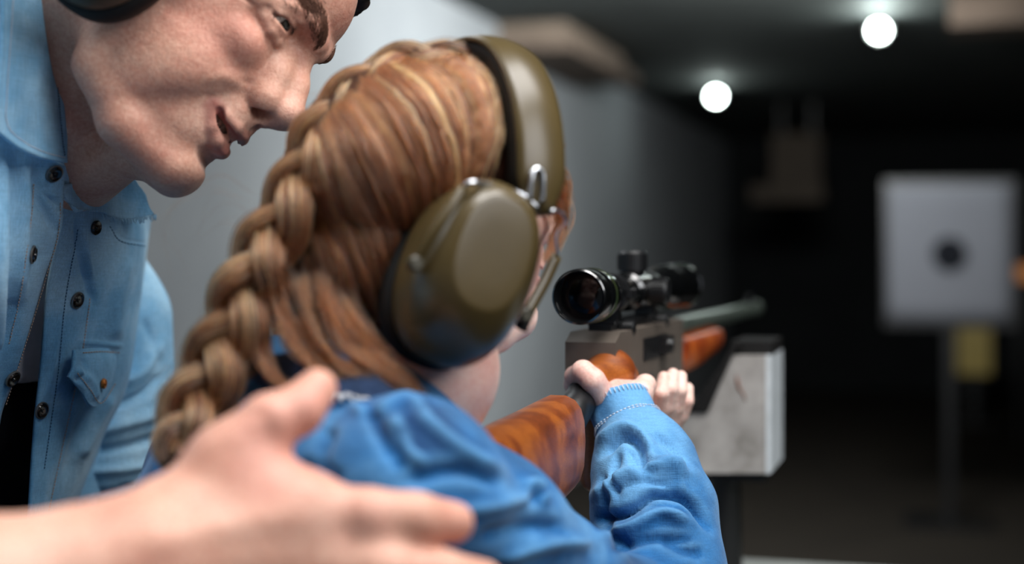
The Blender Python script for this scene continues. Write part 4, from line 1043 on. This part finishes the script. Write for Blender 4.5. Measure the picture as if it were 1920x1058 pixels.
# ------------------------------------------------------------------ the girl
go = P(784, 419, .86); r_, u_, t_ = view_basis(go)
bas = lambda a, b, c: a*r_+b*u_+c*t_
gf = unit(bas(.868, -.10, -.48)); gl = unit(-bas(.45, -.25, .857)); gl = unit(gl-(gl@gf)*gf); gu = np.cross(gf, gl)
bf, bu = gf, gu                                                        # the band leans forward of the head
pt_ = math.radians(13); gf, gu = gf*math.cos(pt_)+gu*math.sin(pt_), gu*math.cos(pt_)-gf*math.sin(pt_)
GIRL = Frame(go, gf, gl, gu, .83, EAR)
neck0 = GIRL.inv(P(784, 692, .855)); neck1 = GIRL.inv(P(735, 840, .855))
V, Q = face_solid(True, 1.35, ([(-38, 0, 20), neck0, neck1], [47, 45, 50]))
for s_ in (-1, 1): V = push(V, Q, [(72.5, 28*s_, 66.5), (68, 38*s_, 65), (60, 46*s_, 60)], 1.1, -1.0)
ghV, ghQ = V, Q
# right hand on the grip, left hand under the receiver
hd = Field(P(1060, 830, 1.04)-np.array([.015, .04, .02]), P(1310, 660, 1.2)+np.array([.03, .06, .03]), .0013)
q = lambda x, y, d: P(x, y, d-.018)
gw = gun_world
# right: wrist in the cuff, palm against the grip, thumb over it, fingers round the front
hd.chain([q(1182, 830, 1.065), q(1158, 765, 1.075)], [.0185, .0175], .006)
hd.chain([q(1160, 768, 1.075), q(1146, 750, 1.082)], [.0170, .0155], .008)
hd.chain([q(1172, 765, 1.078), q(1190, 748, 1.082)], [.0165, .0135], .008)
hd.chain([q(1136, 752, 1.070), q(1112, 714, 1.060), q(1093, 697, 1.064), q(1078, 706, 1.084), q(1072, 722, 1.113)], [.0105, .0086, .0080, .0074, .0064], .003)
hd.chain([q(1182, 764, 1.08), q(1203, 735, 1.078), q(1210, 722, 1.090), q(1204, 724, 1.12)], [.0100, .0080, .0076, .0062], .003)
for i, (dx, dy) in enumerate(((0, 22), (-6, 42), (-14, 60))):
    hd.chain([q(1170+dx, 766+dy*.5, 1.085), q(1203+dx, 752+dy, 1.095), q(1206+dx, 748+dy, 1.122), q(1186+dx, 750+dy, 1.14)], [.0105, .0086, .0080, .0066], .004)
# left: four fingers coming up the near side of the receiver, palm below
hd.chain([q(1215, 850, 1.19), q(1232, 815, 1.185), q(1243, 790, 1.165)], [.017, .0165, .0125], .008)
for pts, rs in (([(1230, 796, 1.160), (1234, 768, 1.145), (1240, 738, 1.137), (1245, 708, 1.142)], [.0090, .0070, .0062, .0050]),
                ([(1242, 792, 1.164), (1252, 762, 1.147), (1258, 730, 1.141), (1262, 702, 1.148)], [.0090, .0070, .0062, .0050]),
                ([(1250, 792, 1.172), (1267, 764, 1.156), (1275, 733, 1.150), (1277, 706, 1.157)], [.0090, .0068, .0060, .0048]),
                ([(1254, 800, 1.184), (1277, 778, 1.167), (1288, 752, 1.162), (1290, 728, 1.168)], [.0086, .0064, .0056, .0045])):
    hd.chain([q(*p) for p in pts], rs, .0008, 'add', .005)
hd.chain([q(1232, 800, 1.175), q(1212, 778, 1.17), q(1204, 760, 1.172)], [.0100, .0082, .0066], .003)
V, Q = hd.mesh(); ggV, ggQ = relax(V, Q, 1, .5), Q
# trunk, arms, legs under the clothes
gt = Field((-.36, .58, 0.0), (.30, 1.28, H-.05), .0095)
nb = P(690, 800, .845); shr = P(772, 925, .745); shl = P(425, 905, .935); gh = np.array([-.13, .86, .72])
gt.chain([nb+np.array([.01, 0, .03]), nb+np.array([0, 0, -.04])], [.044, .05], .03)
gt.chain([shr, nb+np.array([-.01, 0, -.05]), shl], [.034, .044, .034], .04)
gt.chain([nb+np.array([-.02, 0, -.09]), P(590, 1150, .85), gh], [.07, .085, .095], .04)
elb = P(1246, 1200, .955); gt.chain([shr, P(900, 1030, .81), P(1040, 1150, .88), elb, P(1215, 960, 1.005), P(1184, 830, 1.045)], [.034, .03, .028, .025, .024, .019], .01)
gt.chain([shl, P(1010, 1290, 1.13), P(1160, 1010, 1.18), P(1215, 850, 1.19)], [.032, .027, .022, .0165], .01)
gt.chain([gh+np.array([-.05, .02, -.03]), np.array([-.18, .86, .38]), np.array([-.19, .85, .05])], [.065, .045, .03], .03)
gt.chain([gh+np.array([.05, -.02, -.03]), np.array([-.06, .84, .38]), np.array([-.05, .80, .05])], [.065, .045, .03], .03)
V, Q = gt.mesh(); gtV, gtQ = V, Q
Vs, Qs, off = [], [], 0
for v_, q_ in ((GIRL(ghV), ghQ), (ggV, ggQ), (gtV, gtQ)): Vs.append(v_); Qs.append(q_+off); off += len(v_)
girl = mesh_obj('person', np.vstack(Vs), np.vstack(Qs), M['skin_girl'], None, loc=np.array([-.12, .84, 0]))
tag(girl, 'child with a long reddish braid in a blue denim shirt aiming the rifle', 'person')
n0 = len(ghV); W = np.zeros(off); hv = ghV
lip = np.zeros(n0)
for s_ in (-1, 1):
    for pts, wd in (([(80, 0, -5), (76.5, 10*s_, -5.5), (70, 19*s_, -6), (63, 26*s_, -4)], 4.2), ([(77, 0, -20), (72, 10*s_, -19), (67, 18*s_, -15), (61, 25*s_, -6)], 5.2)):
        lip = np.maximum(lip, np.clip(1.6-poly_dist(hv, np.array(pts, float))[0]/wd, 0, 1)*.8*(hv[:, 0] > 58))
W[:n0] = lip; tint_layer(girl, W, lin('#c9807a'))
W = np.zeros(off)
for p_ in ((1243, 705, 1.145), (1258, 700, 1.15), (1270, 698, 1.16), (1281, 720, 1.17), (1094, 697, 1.07), (1210, 716, 1.085)):
    W[n0:n0+len(ggV)] = np.maximum(W[n0:n0+len(ggV)], .5*np.exp(-(np.linalg.norm(ggV-P(*p_), axis=1)/.012)**2))
tint_layer(girl, W, lin('#d9988c'))
eyes(GIRL, girl, (.9, .2, -.1))
bvh_head = BVHTree.FromPolygons([tuple(x) for x in ghV], ghQ.tolist())
for s_ in (-1, 1): short_hairs('eyebrow', [(82, 10*s_, 70), (79, 19*s_, 74), (72, 31*s_, 77), (62, 42*s_, 73)], 3, 220, 6, .14, M['brow'], GIRL, girl)
# ------------------------------------------------------------------ her clothes
gs = Field((-.31, .60, H-.50), (.20, 1.13, H-.02), .0028)
def GP(*a): return P(*a)
gs.chain([GP(768, 928, .742), GP(690, 888, .805), GP(590, 885, .86), GP(428, 893, .935)], [.0455, .046, .052, .052], .03)
gs.chain([GP(600, 870, .85), GP(590, 1010, .855), GP(560, 1250, .86), GP(545, 1760, .86)], [.07, .098, .114, .125], .05)
gs.chain([GP(768, 928, .742), GP(888, 1008, .80), GP(1030, 1120, .865), GP(1180, 1185, .93), GP(1246, 1190, .95)], [.0455, .047, .046, .043, .042], .02)
gs.chain([GP(1246, 1190, .95), GP(1242, 1070, .975), GP(1225, 960, 1.0), GP(1205, 870, 1.025), GP(1188, 820, 1.041)], [.0420, .0425, .0430, .0365, .0260], .012)
gs.chain([GP(428, 893, .935), GP(720, 1130, 1.06), GP(1010, 1290, 1.13), GP(1120, 1080, 1.175), GP(1190, 890, 1.19)], [.05, .043, .04, .032, .024], .02)
V, Q = gs.mesh(); V = relax(V, Q, 1); N = vnormals(V, Q)
V = V+N*sil_noise(V, 26, .0016, 11)[:, None]
V = crease(V, N, [
 # shoulder and upper arm
 ([(650, 760), (700, 770), (760, 745), (800, 770)], 10, 3), ([(690, 760), (720, 820), (740, 860)], 12, -4), ([(740, 780), (760, 840), (800, 870)], 12, 3.5), ([(745, 800), (752, 850), (745, 880)], 8, -4),
 ([(780, 770), (850, 830), (930, 880)], 13, 4), ([(760, 900), (860, 880), (950, 905)], 14, -5), ([(820, 960), (920, 950), (1000, 930)], 12, 4), ([(980, 905), (1005, 912), (1022, 940)], 9, 6), ([(985, 940), (1010, 930), (1020, 915)], 6, -4),
 ([(900, 1010), (1000, 985), (1060, 990)], 14, -5), ([(930, 1050), (1040, 1020), (1110, 1020)], 12, 4), ([(620, 800), (600, 860), (610, 900)], 14, -4), ([(500, 760), (460, 820), (440, 900)], 16, 5), ([(540, 780), (520, 850), (520, 900)], 14, -4),
 ([(330, 780), (300, 880), (290, 960)], 14, 4), ([(380, 760), (350, 850), (330, 940)], 12, -4), ([(560, 870), (600, 880), (640, 900)], 12, -3),
 # forearm sleeve
 ([(1120, 830), (1165, 800), (1200, 812), (1225, 850)], 8, 5), ([(1130, 852), (1165, 818), (1198, 836), (1208, 880)], 8, -9), ([(1225, 815), (1260, 840), (1290, 890)], 8, -4), ([(1180, 840), (1200, 880), (1235, 890)], 6, -5),
 ([(1115, 930), (1180, 890), (1250, 880), (1300, 890)], 11, 8), ([(1120, 972), (1170, 962), (1230, 927), (1290, 937), (1330, 990)], 8, -11), ([(1130, 1002), (1180, 992), (1240, 962), (1290, 978)], 10, 7), ([(1160, 850), (1150, 900), (1160, 930)], 6, -5),
 ([(1120, 960), (1150, 1000), (1180, 1020)], 8, -5), ([(1240, 1010), (1280, 1030), (1320, 1040)], 11, -4), ([(1130, 890), (1135, 930), (1122, 980)], 7, -5), ([(1210, 850), (1240, 870), (1280, 880)], 6, 4), ([(1150, 920), (1200, 905), (1260, 905)], 4, -2.5), ([(1180, 870), (1215, 900), (1270, 915)], 4, -2), ([(1230, 860), (1262, 880), (1285, 920)], 4, 2), ([(1150, 1030), (1220, 1010), (1300, 1010)], 9, -4), ([(1180, 945), (1220, 935), (1262, 950)], 4, 2)])
gshirt = mesh_obj('shirt', V, Q, M['denim_girl'], girl, label='blue denim shirt with long sleeves')
shV, shQ = V, Q
# cuff: a turned sleeve end
cw = [GP(1194, 836, 1.040), GP(1174, 790, 1.050), GP(1158, 750, 1.060)]
path = spline(cw, 12); ax_ = unit(path[-1]-path[0])
def sleeve_tube(path, ro, ri, n=44, wob=.0006, flat=1.0):
    V, Fq = [], []; m = len(path); t = np.gradient(path, axis=0); t /= np.linalg.norm(t, axis=1)[:, None]
    for rad in (ro, ri):
        for i in range(m):
            u = unit(np.array([1.0, 0, 0])-t[i][0]*t[i]); v = np.cross(t[i], u)
            for j in range(n):
                a = 2*math.pi*j/n; r = rad[i]+wob*math.sin(5*a+i*.5)+wob*.6*math.sin(9*a+1)
                V.append(path[i]+r*(math.cos(a)*u+flat*math.sin(a)*v))
    for s in (0, 1):
        for i in range(m-1):
            for j in range(n):
                k = (j+1) % n; f = [s*m*n+i*n+j, s*m*n+i*n+k, s*m*n+(i+1)*n+k, s*m*n+(i+1)*n+j]; Fq.append(f if s == 0 else f[::-1])
    for e in (0, m-1):
        for j in range(n): k = (j+1) % n; Fq.append([e*n+j, m*n+e*n+j, m*n+e*n+k, e*n+k] if e == 0 else [e*n+j, e*n+k, m*n+e*n+k, m*n+e*n+j])
    return np.array(V), Fq
ro = np.interp(np.linspace(0, 1, 12), [0, .15, .5, .9, 1], [.0262, .0258, .0242, .0228, .0222])
V, Q = sleeve_tube(path, ro, ro-.0030); cuff = mesh_obj('cuff', V, Q, M['denim_girl'], gshirt)
def ring_stitch(i, off, gap, r, parent, ax_len, name='stitching'):
    """short stitches lying along the sleeve, all round it"""
    items = []; t = unit(path[min(i+1, 11)]-path[max(i-1, 0)]); u = unit(np.array([1.0, 0, 0])-t[0]*t); v = np.cross(t, u)
    for j in range(gap):
        for rep in ((0,),):
            a = 2*math.pi*j/gap; rr_ = ro[i]+.0010+.0006*math.sin(5*a+i*.5)+.00036*math.sin(9*a+1)
            p = path[i]+rr_*(math.cos(a)*u+math.sin(a)*v); items.append(tube_arrays(np.array([p-t*ax_len, p+(math.cos(a)*u+math.sin(a)*v)*.0003, p+t*ax_len]), r, 4))
    V, Q = join_arrays(items); return mesh_obj(name, V, Q, M['thread_white'], parent, kind='stuff')
ring_stitch(10, 0, 46, .00035, cuff, .0022); 
items = []
for dd in (5, ):
    t = unit(path[6]-path[4]); u = unit(np.array([1.0, 0, 0])-t[0]*t); v = np.cross(t, u)
    for j in range(54):
        a0, a1 = 2*math.pi*j/54, 2*math.pi*(j+.66)/54
        for o_ in (0, .0016):
            q_ = [path[5]+t*o_+(ro[5]+.0011+.0006*math.sin(5*a+2.5)+.0003*math.sin(9*a+1))*(math.cos(a)*u+math.sin(a)*v) for a in (a0, (a0+a1)/2, a1)]; items.append(tube_arrays(np.array(q_), .00036, 4))
V, Q = join_arrays(items); mesh_obj('stitching', V, Q, M['thread_white'], cuff, kind='stuff')
# left cuff
path2 = spline([GP(1192, 885, 1.19), GP(1215, 845, 1.19)], 8); V, Q = sleeve_tube(path2, np.full(8, .0225), np.full(8, .0195)); mesh_obj('cuff', V, Q, M['denim_girl'], gshirt)
# collar: navy, standing round the nape
rows = [[(430, 690, .835), (490, 668, .80), (560, 662, .782), (640, 676, .770), (720, 705, .765), (790, 762, .785)], [(420, 718, .833), (485, 702, .795), (560, 696, .776), (640, 706, .763), (722, 730, .757), (800, 780, .778)], [(408, 748, .832), (480, 736, .790), (560, 732, .770), (640, 738, .757), (724, 754, .752), (812, 800, .772)]]
S = grid_surface(PX(rows), 90, 24); V, Q = sheet(S, .003); V = V+vnormals(V, Q)*sil_noise(V, 160, .0012, 13)[:, None]
gcol = mesh_obj('collar', V, Q, M['denim_navy'], gshirt, label='dark navy collar with a frayed edge')
items = []; ln = spline([GP(455, 740, .808), GP(500, 736, .784), GP(560, 733, .769), GP(640, 739, .756), GP(724, 755, .751)], 110)
for i in range(110):
    b = ln[i]+RNG.normal(0, .0016, 3)+np.array([0, -.002, -.002]); items.append(tube_arrays(np.array([ln[i], (ln[i]+b)/2+RNG.normal(0, .001, 3), b]), .0005, 4))
V, Q = join_arrays(items); mesh_obj('frayed_edge', V, Q, M['thread_white'], gcol, kind='stuff')
tz = Field((-.36, .62, .02), (.12, 1.08, H-.38), .010)
tz.chain([gh+np.array([0, 0, .10]), gh], [.10, .105], .03)
tz.chain([gh+np.array([-.05, .02, -.03]), np.array([-.18, .86, .38]), np.array([-.19, .85, .06])], [.075, .058, .045], .03)
tz.chain([gh+np.array([.05, -.02, -.03]), np.array([-.06, .84, .38]), np.array([-.05, .80, .06])], [.075, .058, .045], .03)
V, Q = tz.mesh(); V = V+vnormals(V, Q)*sil_noise(V, 22, .003, 8)[:, None]; mesh_obj('trousers', V, Q, M['denim_navy'], girl)
shoes([(-.19, .85, 0), (-.05, .80, 0)], girl, (.7, .7, 0), .78)
# ------------------------------------------------------------------ her ear muffs
cb = P(857, 435, .86); n_b = bas(.45, -.25, .857); B_b = unit(bu)
gm = empty('earmuffs', cb, 'olive green ear muffs worn over the child\'s reddish hair', 'earmuffs')
n_c = unit(bas(.42, .10, .90)); u_c = bas(.42, .91, 0)
c0 = P(855, 519, .797)
cupo = cup(gm, 'ear_cup', c0, n_c, u_c, .0358, .0508, (M['olive'], M['black_foam']), .047, (.62, .63), (-.004, .008))
fc = 2*(cb-unit(n_b)*.004)-c0
cup(gm, 'ear_cup', cb-unit(n_b)*.078-gu*.022, -unit(n_b), gu, .0368, .0512, (M['olive'], M['black_foam']), .045, (.6, .62))
hb = band(gm, cb, n_b, B_b, .085, .1155, bf, .0155, 16, 166, (M['olive'], M['black_foam']))
q = lambda *a: P(*a)
def wire(pts, r=.0015, mat='steel_wire', nm='wire_arm', par=gm):
    V, Q = tube_arrays(spline([q(*p) for p in pts], 18), r, 10); return mesh_obj(nm, V, Q, M[mat], par)
def on_band(deg, wo, r=.0040): t = math.radians(deg); return cb+unit(n_b)*(.085+r)*math.cos(t)+B_b*(.1155+r)*math.sin(t)+bf*wo
def wire_pts(pts, r, nm, mat='steel_wire'):
    V, Q = tube_arrays(spline(np.array(pts), 22), r, 10); return mesh_obj(nm, V, Q, M[mat], gm)
k0, k1 = q(872, 350, .758), q(1045, 480, .832)
wire_pts([on_band(17, -.004), on_band(20, -.012, .002), on_band(21, -.018, .001), k0*.45+on_band(21, -.018, .001)*.55+np.array([0, 0, .002]), q(884, 342, .757), k0], .0016, 'wire_arm')
n2 = n_c*.003
flat_strip('yoke_arm', [q(870, 352, .758), q(846, 388, .752), q(815, 436, .748), q(784, 488, .749), q(772, 506, .752)], .0028, .0014, M['olive'], gm, n_c)
wire_pts([on_band(17, .004), on_band(17.5, .011, .002), on_band(15, .017, .001), q(1043, 440, .815), q(1046, 478, .832)], .0010, 'wire_arm')
flat_strip('yoke_arm', [q(1044, 480, .832), q(1022, 528, .826), q(998, 572, .818), q(978, 610, .810)], .0036, .0016, M['olive'], gm, n_c)
flat_strip('yoke_foot', [q(992, 580, .812), q(984, 596, .810), q(976, 616, .807)], .0042, .0024, M['black_foam'], gm, n_c)
for p_ in ((778, 495, .748), (984, 592, .804)):
    bm = bmesh.new(); y_ = unit(np.cross(n_c, [0, 0, 1])); bm_lathe(bm, frame_mat(q(*p_), n_c, y_, np.cross(n_c, y_)), [(-.002, .0042), (.002, .0042), (.003, .003)], 18); bm_obj('pivot', bm, M['olive_dark'], gm, True)
# slot clip on the band end
wire_pts([*[on_band(d_, w_-.006) for d_, w_ in ((19, -.0042), (24, -.0040), (27, -.0030), (28, 0), (27, .0030), (24, .0040), (19, .0042))]], .0016, 'slot_clip')
# ------------------------------------------------------------------ her hair
hf = Field((-130, -100, -75), (100, 96, 150), 1.6)
hf.ell((-14, 0, 79), (100, 81, 77), 0)
hf.ell((-58, 0, 20), (46, 60, 58), 22)
hf.chain([(-62, 0, -10), (-66, 0, -40)], [48, 40], 20)
hf.ell((-38, -30, -14), (46, 42, 46), 18)
hf.ell((106, 0, 10), (60, 100, 76), 8, None, 'sub')
hf.ell((72, 0, -26), (66, 86, 60), 10, None, 'sub')
V, Q = hf.mesh(); V = V+vnormals(V, Q)*sil_noise(V, .09, 1.6, 4)[:, None]
baseV = GIRL(V)
hair = mesh_obj('hair', baseV, Q, M['hair_core'], girl, label='reddish blonde hair gathered into a long braid')
hb_tree = BVHTree.FromPolygons([tuple(x) for x in baseV], Q.tolist())
def on_hair(px, py, lift):
    d = unit(P(px, py, 1)-np.array([0, 0, H])); h = hb_tree.ray_cast(Vector((0, 0, H)), Vector(d))
    if h[0] is None:
        c = P(px, py, .85); loc, n, i, ds = hb_tree.find_nearest(Vector(c)); 
        return np.array(loc)+np.array(n)*lift
    return np.array(h[0])+np.array(h[1])*lift
def strands(name, curves, radii, mat, parent):
    """hair curves: list of (k,3) arrays"""
    cu = bpy.data.hair_curves.new(name); cu.add_curves([len(c) for c in curves])
    base = np.array(offset_of(parent)); pos = np.vstack(curves)-base
    cu.attributes['position'].data.foreach_set('vector', pos.astype(np.float32).ravel())
    r = cu.attributes.get('radius') or cu.attributes.new('radius', 'FLOAT', 'POINT')
    rr_ = np.concatenate([np.interp(np.linspace(0, 1, len(c)), [0, .15, .75, 1], [ra*.7, ra, ra*.85, ra*.15]) for c, ra in zip(curves, radii)])
    r.data.foreach_set('value', rr_.astype(np.float32))
    cu.materials.append(mat); o = bpy.data.objects.new(name, cu); COL.objects.link(o); o.parent = parent
    o['kind'] = 'stuff'
    return o
def lock_group(guides, nlock, per, K=16, spread=7.0, lift=(.4, 6.5), seed=1, light=.2):
    """combed hair: guides are pixel polylines laid on the head; strands gather into locks between neighbouring guides"""
    r = np.random.default_rng(seed); G = np.array([spline(np.array(g, float), K) for g in guides]); out = []; n = len(G)
    for l in range(nlock):
        s = r.uniform(0, n-1); i = min(int(s), n-2); c = G[i]*(1-(s-i))+G[i+1]*(s-i)
        lf = r.uniform(*lift); t0, t1 = r.uniform(0, .07), r.uniform(.75, 1.0)
        ph, am = r.uniform(0, 6.28), r.uniform(0, 5)
        tt = np.linspace(t0, t1, K); base = np.stack([np.interp(tt, np.linspace(0, 1, K), c[:, 0]), np.interp(tt, np.linspace(0, 1, K), c[:, 1])], 1)
        base[:, 0] += am*np.sin(tt*5+ph); base[:, 1] += am*np.cos(tt*4+ph)
        w0 = spread*r.uniform(.6, 1.5); tang = np.gradient(base, axis=0); tang /= np.linalg.norm(tang, axis=1)[:, None]+1e-9; nr = np.stack([-tang[:, 1], tang[:, 0]], 1)
        core = np.array([on_hair(x, y, 0) for x, y in base]); nx_ = np.array([on_hair(x+nr[k, 0]*6, y+nr[k, 1]*6, 0) for k, (x, y) in enumerate(base)])-core
        sp = nx_/6.0; mag = np.linalg.norm(sp, axis=1); sp[mag > .0012] *= (.0004/mag[mag > .0012])[:, None]
        nm = []
        for p in core: nm.append(np.array(hb_tree.find_nearest(Vector(p))[1]))
        nm = np.array(nm)
        for _ in range(per):
            a = r.normal(0, 1); b = abs(r.normal(0, 1)); w_ = w0*(1-.75*np.linspace(0, 1, K)**1.6)*a
            lf_ = lf*(1-.45*min(1, abs(a)/2))*np.sin(np.linspace(.35, 2.6, K))
            out.append(core+sp*w_[:, None]+nm*((lf_+b*.5)*.001)[:, None]+r.normal(0, .00025, (1, 3))+np.cumsum(r.normal(0, .00002, (K, 3)), axis=0))
    return out
top = [[(880, 104), (930, 155), (942, 230), (930, 300), (925, 340)], [(830, 104), (898, 155), (918, 240), (905, 300), (880, 345)], [(775, 108), (850, 155), (885, 250), (875, 330), (850, 372)], [(722, 122), (800, 180), (845, 280), (848, 350), (815, 420)],
       [(676, 150), (752, 215), (800, 320), (805, 400), (780, 480)], [(642, 180), (700, 262), (748, 370), (760, 440), (745, 530)], [(616, 220), (656, 315), (704, 420), (722, 500), (725, 580)], [(590, 270), (620, 365), (660, 460), (690, 540), (715, 620)],
       [(572, 325), (596, 418), (630, 510), (668, 590), (715, 655)], [(548, 385), (570, 470), (600, 560), (644, 630), (716, 690)]]
low = [[(540, 440), (556, 520), (582, 600), (632, 660), (712, 690)], [(515, 500), (530, 570), (556, 640), (612, 690), (700, 702)], [(490, 550), (505, 620), (530, 680), (590, 712), (690, 706)], [(470, 590), (482, 640), (500, 690), (540, 722), (610, 728)]]
K1 = lock_group(top, 170, 26, seed=2, spread=8); K2 = lock_group(low, 90, 26, seed=3, spread=7, lift=(1, 8))
allc = K1+K2; rad = RNG.uniform(.00016, .00030, len(allc))
strands('combed_strands', allc, rad, M['hair'], hair)
# light locks on the crown
KL = lock_group(top, 28, 14, seed=9, spread=5, lift=(4, 6)); strands('light_strands', KL, RNG.uniform(.00014, .00026, len(KL)), M['hair_light'], hair)
# braid: three ropes of hair crossing over each other down the middle of the head
bp = [(905, 118, .842), (850, 112, .838), (775, 112, .832), (705, 142, .826), (652, 192, .820), (610, 256, .812), (574, 330, .806), (534, 418, .800), (490, 505, .794), (455, 590, .790), (418, 672, .786), (382, 745, .778), (350, 810, .765), (335, 870, .748)]
ln = spline([P(*p) for p in bp], 260); Lb = np.r_[0, np.cumsum(np.linalg.norm(np.diff(ln, axis=0), axis=1))]
T = np.gradient(ln, axis=0); T /= np.linalg.norm(T, axis=1)[:, None]
ctr = GIRL((-20, 0, 45)); OUT = []
for i in range(260):
    a = ln[i]-ctr if Lb[i] < .20 else (ln[i]-P(560, 700, .9)); back = unit(a)*.65+np.array([-.25, -.75, .1]); o = back-(back@T[i])*T[i]; OUT.append(unit(o))
OUT = np.array(OUT); SIDE = np.cross(T, OUT)
per = .098; half = np.interp(Lb/Lb[-1], [0, .06, .3, .5, .8, .95, 1], [.003, .0065, .0092, .0118, .0130, .011, .006])
braid = None; corev = []; bundles = []; lights = []
for k in range(3):
    ph = 2*np.pi*(Lb/per)+2*np.pi*k/3
    c = ln+SIDE*(np.sin(ph)*half)[:, None]+OUT*(np.sin(2*ph)*half*.42+half*.25)[:, None]
    rad_ = half*(.70+.07*np.sin(Lb*130+k*2.1)+.05*np.sin(Lb*57+k))
    V, Q = tube_arrays(c, rad_*.86, 14); corev.append((V, Q))
    tt = np.gradient(c, axis=0); tt /= np.linalg.norm(tt, axis=1)[:, None]; u = OUT-(OUT*tt).sum(1)[:, None]*tt; u /= np.linalg.norm(u, axis=1)[:, None]; v = np.cross(tt, u)
    r = np.random.default_rng(40+k)
    for j in range(640):
        a0 = r.uniform(0, 6.283); rr_ = r.uniform(.86, 1.04) if r.uniform() < .86 else r.uniform(1.04, 1.24); i0 = int(r.uniform(0, 200)); i1 = min(259, i0+int(r.uniform(50, 110))); ii = np.linspace(i0, i1, 18).astype(int)
        a = a0+r.normal(0, .35)*np.linspace(-1, 1, 18)+.25*np.sin(ph[ii]+r.uniform(0, .6))
        w_ = rad_[ii]*rr_*(1+.05*np.sin(np.linspace(0, 6, 18)+r.uniform(0, 6)))
        lit = r.uniform() < .16
        if lit: a = a-a0+r.normal(.4, .8)  # pale strands gathered on the outward face as a painted highlight
        (lights if lit else bundles).append(c[ii]+(np.cos(a)*w_)[:, None]*u[ii]+(np.sin(a)*w_)[:, None]*v[ii])
V, Q = join_arrays(corev); braid = mesh_obj('braid', V, Q, M['hair_core'], girl)
strands('braid_strands', bundles, RNG.uniform(.00016, .0003, len(bundles)), M['hair'], braid)
strands('braid_strands', lights, RNG.uniform(.00016, .0003, len(lights)), M['hair_light'], braid)
# loose locks under the muff and wisps
def free(paths, n, spread, mat, name, rad=(.00014, .00026), K=18, seed=5, prof=(.9, .45)):
    r = np.random.default_rng(seed); out = []
    for p in paths:
        for _ in range(n):
            q_ = np.array([P(*a) for a in p])+r.normal(0, spread, (len(p), 3))*np.linspace(prof[0], prof[1], len(p))[:, None]; out.append(spline(q_, K))
    return strands(name, out, r.uniform(*rad, len(out)), mat, hair)
free([[(520, 560, .785), (545, 640, .775), (610, 700, .765), (690, 705, .765)], [(560, 600, .78), (600, 670, .77), (660, 690, .765), (715, 700, .77)], [(480, 620, .785), (500, 700, .775), (560, 728, .768), (650, 716, .765)], [(670, 660, .768), (735, 706, .762), (780, 742, .765), (806, 775, .775)], [(680, 650, .77), (745, 695, .765), (800, 745, .77)], [(600, 560, .775), (640, 640, .768), (700, 690, .764), (760, 720, .764)], [(560, 520, .785), (590, 620, .772), (650, 690, .765), (740, 722, .762)], [(640, 640, .775), (690, 690, .772), (740, 700, .775)]], 60, .003, M['hair'], 'loose_locks')
free([[(640, 560, .78), (680, 620, .772), (740, 672, .772)], [(660, 600, .775), (690, 650, .772), (735, 690, .772)], [(500, 480, .79), (530, 590, .78), (590, 680, .77), (680, 690, .768)], [(470, 560, .79), (490, 660, .778), (530, 720, .77)], [(600, 520, .775), (640, 610, .77), (720, 668, .775)]], 70, .004, M['hair'], 'loose_locks', seed=6)
free([[(470, 360, .80), (400, 350, .80), (330, 420, .80), (325, 540, .80)], [(480, 420, .8), (420, 400, .8), (350, 450, .8)], [(460, 540, .79), (400, 560, .79), (370, 640, .79)], [(380, 700, .775), (320, 690, .77), (285, 740, .77)], [(640, 190, .82), (600, 170, .82), (560, 210, .82)], [(420, 650, .786), (350, 680, .78), (310, 760, .775)]], 4, .007, M['hair'], 'wisps', (.00005, .00009), seed=8, prof=(.35, 1))

free([[(1030, 285, .835), (1050, 350, .85), (1056, 410, .855), (1040, 470, .855)], [(1022, 330, .84), (1046, 390, .852), (1046, 440, .852), (1022, 490, .845)]], 120, .004, M['hair'], 'temple_locks', seed=12)
